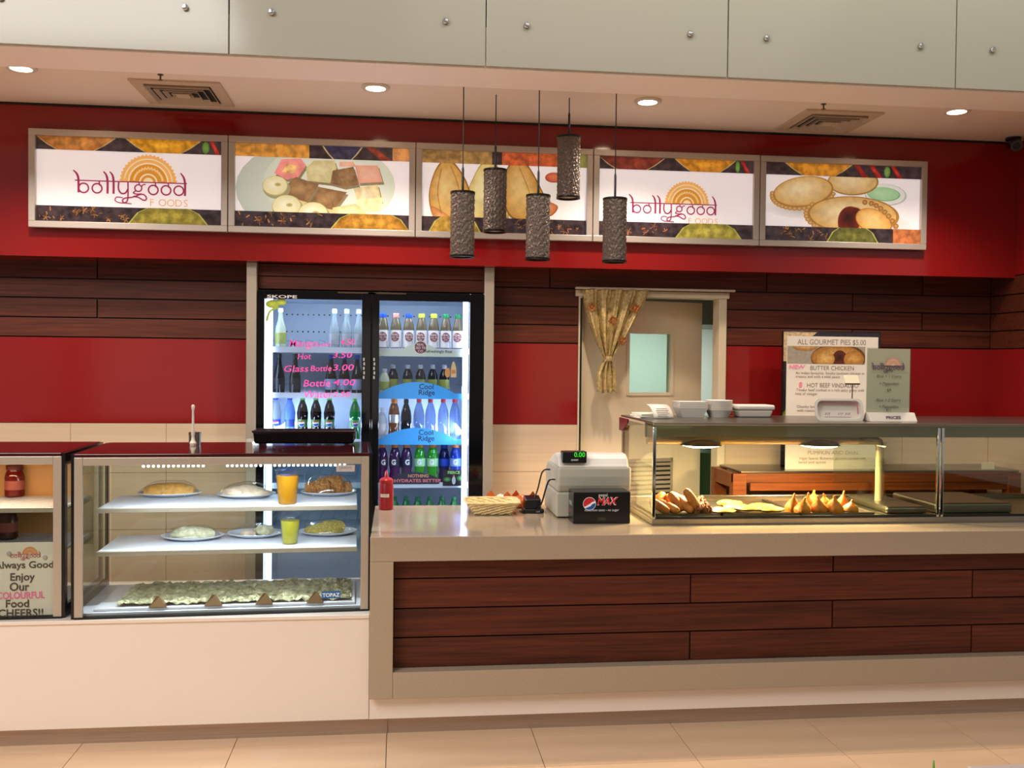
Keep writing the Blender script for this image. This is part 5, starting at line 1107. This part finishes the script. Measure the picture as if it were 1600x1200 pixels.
# acrylic menu stand
yS = 4.29; q0, q1 = P(1354, 640, yS), P(1421, 640, yS); zt = P(1390, 545, yS).z; t = thing('menu_stand', 'clear acrylic stand with rice and curry prices', 'menu stand', ((q0.x+q1.x)/2, yS, HT)); hw = (q1.x-q0.x)/2; H_ = zt-HT
obj('back_sheet', bx(-hw, hw, .002, .004, .018, H_), mat('grey_green_paper', '#efe8d0', .5), t, local=True)
obj('acrylic', bx(-hw-.004, hw+.004, -.003, .001, .012, H_+.004), glassmat('acrylic', '#f0f2ee', .5), t, local=True)
obj('foot', MB().prism([(-.05, 0), (.03, 0), (.006, .04), (-.022, .04)], -hw-.004, hw+.014, 'X'), FOAM, t, local=True, bevel=.002)
pr = Print(); pr.part('logo'); logo(pr, -hw*.8, H_*.765, .000118, '#6a5068', '#d8a08a', '#cf9480', None, None)
for txt, f_ in (('Rice + 1 Curry', .60), ('+ Pappadam', .50), ('$9', .41), ('Rice + 2 Curry', .27), ('+ Pappadam', .18)): pr.part('text_line'); pr.text(txt, 0, H_*f_, .020, '#5c5648', 'C', shear=.2)
pr.part('rule'); pr.stroke([(-hw*.85, H_*.67), (hw*.85, H_*.67)], .001, '#8a8070'); pr.part('text_line'); pr.text('$11', 0, H_*.135, .018, '#5c5648', 'C')
tl = t.location.copy(); pr.build('menu_text', PRINT, t, lambda u, v, l: (tl.x+u, tl.y-.0035-l, HT+v), .00004)
pr = Print(); pr.text('PRICES', .006, .012, .018, '#5a3a5a', 'C', width=.075, shear=.2, bold=.03); pr.build('foot_lettering', PRINT, t, lambda u, v, l: (tl.x+u, tl.y-.0515+v*.7-l, HT+v))

# ------------------------------------------------------------------ back table, posters
TY0, TY1 = 4.95, 5.32; ta, tb = 1.775, 3.42; TT = .968
t = thing('timber_table', 'low brown timber table with metal top against the back wall', 'table', ((ta+tb)/2, 5.13, 0))
obj('tabletop', bx(ta+.05, tb, TY0+.02, TY1, TT-.012, TT), STEEL, t, bevel=.003)
obj('top_rail', bx(ta, tb, TY0+.004, TY0+.03, TT-.062, TT-.012), WOODT, t, bevel=.003); obj('lower_rail', bx(ta+.1, tb-.07, TY0+.01, TY0+.03, TT-.105, TT-.062), WOODT, t, bevel=.002)
for xx in (ta, tb-.075):
    for yy in (TY0, TY1-.06): obj('leg', bx(xx, xx+.075, yy, yy+.06, 0, TT-.012), WOODT, t, bevel=.003)
obj('side_rail', bx(ta+.005, ta+.03, TY0+.06, TY1-.06, TT-.09, TT-.014), WOODT, t); obj('side_rail', bx(tb-.03, tb-.005, TY0+.06, TY1-.06, TT-.09, TT-.014), WOODT, t)
obj('shelf', bx(ta+.02, tb-.02, TY0+.03, TY1-.02, .35, .375), WOODT, t)
t = thing('framed_picture', 'dark framed food picture leaning behind the pie poster', 'picture', (2.355, 5.20, TT)); zf = P(1300, 518, 5.2).z; fa, fb = P(1222, 600, 5.2).x, P(1375, 600, 5.2).x
obj('panel', bx(fa, fb, 5.20, 5.212, TT, zf), BLACK, t, bevel=.002)
pr = Print(); pr.rect(fa+.005, fb-.005, TT+.01, zf-.006, '#2c2630', .5); pr.poly([(fa+.005, zf-.006), (fa+.2, zf-.006), (fa+.16, zf-.04), (fa+.04, zf-.17), (fa+.005, zf-.17)], '#d6b88c', .3); pr.poly([(fa+.005, TT+.3), (fa+.06, TT+.36), (fa+.09, TT+.2), (fa+.01, TT+.22)], '#c8b04a', .5, '#8a9a3a')
pr.build('picture_print', PRINT, t, lambda u, v, l: (u, 5.1995-l, v))
yP = 5.06; pa, pb_ = P(1229, 600, yP).x, P(1371, 600, yP).x; zt = P(1300, 526, yP).z
t = thing('pie_menu_poster', 'white poster listing gourmet pies with a pie photograph', 'poster', ((pa+pb_)/2, yP, TT))
obj('board', bx(pa, pb_, yP, yP+.006, TT, zt), PAPER, t)
pr = Print(); K = lambda px, py: (P(px, py, yP).x, P(px, py, yP).z); TX = '#8a7868'
def tline(txt, px0, px1, py, col=TX, h=None, b=0): pr.part('text_line'); x_, z_ = K(px0, py); w_ = K(px1, py)[0]-x_; pr.text(txt, x_, z_, h or .03, col, width=w_, bold=b)
tline('ALL GOURMET PIES $5.00', 1246, 1353, 538, '#8a7868', .042)
pr.part('pie_photo'); x0_, z0_ = K(1229, 568); x1_, z1_ = K(1352, 542); pr.rect(pa+.002, x1_, z0_, z1_, '#a89a88', .1)
def clipz(pts): return [(min(max(p_[0], pa+.002), x1_), min(max(p_[1], z0_), z1_)) for p_ in pts]
def el(cx_, cz_, rx_, rz_): return clipz([(K(cx_, cz_)[0]+rx_*.00345*math.cos(6.283*i/30), K(cx_, cz_)[1]+rz_*.00345*math.sin(6.283*i/30)) for i in range(30)])
pr.poly(el(1258, 542, 20, 7), '#a8804e', .2); pr.poly(el(1258, 541, 18, 5), '#d8b070', .2, '#c08a48'); pr.poly(el(1310, 560, 46, 24), '#6a4420', .2); pr.poly(el(1308, 559, 43, 20), '#e0b468', .2, '#a86c2a'); pr.poly(el(1312, 562, 13, 15), '#2a0e08', .3, '#6a2c14'); pr.poly(el(1334, 562, 17, 14), '#e0ac5c', .2, '#b0702c'); pr.poly(el(1290, 561, 15, 13), '#e6bc74', .2, '#bf863c')
tline('BUTTER CHICKEN', 1266, 1334, 578, TX, .034); tline('HOT BEEF VINDALOO', 1261, 1341, 605, TX, .034); tline('PUMPKIN AND DHAL', 1262, 1342, 710, '#b09a8c', .03)
tline('An Indian favourite. Smoky tandoori chicken in', 1243, 1350, 584.5, TX, .021); tline('creamy and with a mild sauce', 1243, 1312, 590, TX, .021)
tline('Tender beef cooked in a rich spicy gravy with', 1244, 1350, 611, TX, .021); tline('hint of vinegar', 1243, 1277, 617, TX, .021)
tline('Chunky lamb pieces braised slowly', 1245, 1330, 637, TX, .021); tline('with roasted spices', 1245, 1290, 643, TX, .021)
tline('Vegan Special. Butternut pumpkin cooked with', 1248, 1352, 718, TX, .021); tline('lentil and spices', 1248, 1290, 724, TX, .021)
pr.part('pink_mark'); pr.text('NEW', *K(1233, 576), .03, '#ff8fae', width=.09, bold=.03); pr.part('pink_mark'); pr.text('8', *K(1248, 605), .04, '#ff8fae', bold=.03)
pr.build('poster_print', PRINT, t, lambda u, v, l: (u, yP-.0005-l, v), .00005)
w = P(1542, 742, 5.05); single('note_card', bx(w.x-.038, w.x+.038, 5.04, 5.043, TT, TT+.038), mat('cream_card', '#efe6c8', .6), 'small blank cream card standing on the timber table', 'card')

# ------------------------------------------------------------------ gold curtain
GOLD = mat('gold_sequin_cloth', '#ecd090', .2, .3, vary=.35, vscale=(70, 70, 70), bump=.9, bscale=130)
m_ = GOLD; nt = m_.node_tree; b_ = nt.nodes['Principled BSDF']; b_.inputs['Alpha'].default_value = .75
single('curtain_rod', MB().tube([(DX0-.05, YW-.055, DZ+.008), (DX1+.03, YW-.055, DZ+.008)], .007, 8), mat('rod_white', '#cbb8a4', .4), 'thin pale curtain rod across the top of the doorway', 'curtain rod')
YC = YW-.055; t = thing('gold_curtain', 'sheer gold curtain knotted at the left of the doorway', 'curtain', (P(950, 560, YC).x, YC, P(950, 610, YC).z))
zt, zk, zb = DZ+.004, P(950, 562, YC).z, P(950, 613, YC).z; xa, xb, xk = P(911, 460, YC).x, P(1014, 460, YC).x, P(950, 562, YC).x
def cloth(z0, z1, wfn, nfold, nu=64, nv=30, dep=.02, jag=0, sd=1):
    vs = []; rnd = random.Random(sd)
    for j in range(nv+1):
        v = j/nv; l_, r_, dm = wfn(v)
        for i in range(nu+1):
            u = i/nu; yy = dm*math.sin(u*nfold*6.283+1.3*math.sin(v*3))+dm*.4*math.sin(u*nfold*2.7*6.283)
            vs.append((l_+(r_-l_)*u, YC+yy-.004, z0+(z1-z0)*v+(jag*math.sin(u*17)*v)))
    return MB().add(vs, [(j*(nu+1)+i, j*(nu+1)+i+1, (j+1)*(nu+1)+i+1, (j+1)*(nu+1)+i) for j in range(nv) for i in range(nu)], True)
def w1(v):
    return (xa+(xk-.018-xa)*v**1.7, xb+(xk+.018-xb)*v**1.25, .010+.012*v*(1-v)*4*.5+.004)
obj('drape', cloth(zt, zk, w1, 5), GOLD, t, solid=.0015)
def w2(v): s_ = .018+.045*min(1, v*2.2)**.7; return (xk-.004-s_*.9, xk+.004+s_*.75, .012)
obj('tail', cloth(zk, zb, w2, 4, 40, 16, jag=.006, sd=2), GOLD, t, solid=.0015)
obj('knot', MB().blob((xk, YC-.012, zk+.004), (.022, .02, .016), 90, .2, 16, 10), GOLD, t)
for i, (px, py) in enumerate(((923, 480), (956, 501), (990, 482), (970, 532))):
    q = P(px, py, YC); mb = MB(); pts = [(q.x+.024*math.cos(a), YC-.03, q.z+.024*math.sin(a)) for a in (0.2, 1.77, 3.34, 4.91, 6.48)]; mb.tube(pts, .006, 6); mb.lathe([(0, -.003), (.010, -.002), (.012, .004)], (q.x, YC-.028, q.z), 8, axis='Y')
    obj('applique', mb, mat('copper_applique', '#9a5a24', .35, .5, bump=.6, bscale=150), t)

# ------------------------------------------------------------------ foreground table corner with plant
q = PZ(1510, 1196, .72); t = thing('cafe_table', 'pale cafe table whose corner shows at the lower right', 'table', (q.x+.35, q.y-.35, 0)); TB = mat('pale_pink_laminate', '#e3cfc6', .3)
obj('tabletop', bx(q.x, q.x+.7, q.y-.7, q.y, .695, .72), TB, t, bevel=.004); obj('pedestal', MB().lathe([(.035, .03), (.035, .695)], (q.x+.35, q.y-.35, 0), 16), STEEL, t); obj('foot', MB().lathe([(.25, 0), (.25, .012), (.04, .03)], (q.x+.35, q.y-.35, 0), 24), STEEL, t)
q2 = P(1459, 1188, q.y-.12); t = thing('potted_plant', 'green leaf tip of a potted plant beside the cafe table', 'plant', (q2.x, q2.y, 0)); PG = mat('leaf_green', '#5fae20', .4)
obj('pot', MB().lathe([(0, 0), (.09, 0), (.12, .28), (.125, .28), (.125, .3), (.11, .3), (.1, .26), (0, .26)], n=24), mat('grey_pot', '#77706a', .6), t, local=True)
for i, (dx, dy, h_) in enumerate(((0, 0, q2.z), (.05, .03, q2.z-.08), (-.05, .02, q2.z-.1), (.02, -.05, q2.z-.09), (-.03, -.04, q2.z-.14))):
    mb = MB(); n = 8; vs = []
    for k in range(n+1):
        v = k/n; ww = .014*math.sin(math.pi*min(1, .18+.82*v))*1.2+.0008; vs += [(dx*(.3+.7*v)-ww, dy*(.3+.7*v), .25+(h_-.25)*v), (dx*(.3+.7*v)+ww, dy*(.3+.7*v), .25+(h_-.25)*v)]
    obj('leaf', mb.add(vs, [(2*k, 2*k+1, 2*k+3, 2*k+2) for k in range(n)], True), PG, t, local=True, solid=.002)
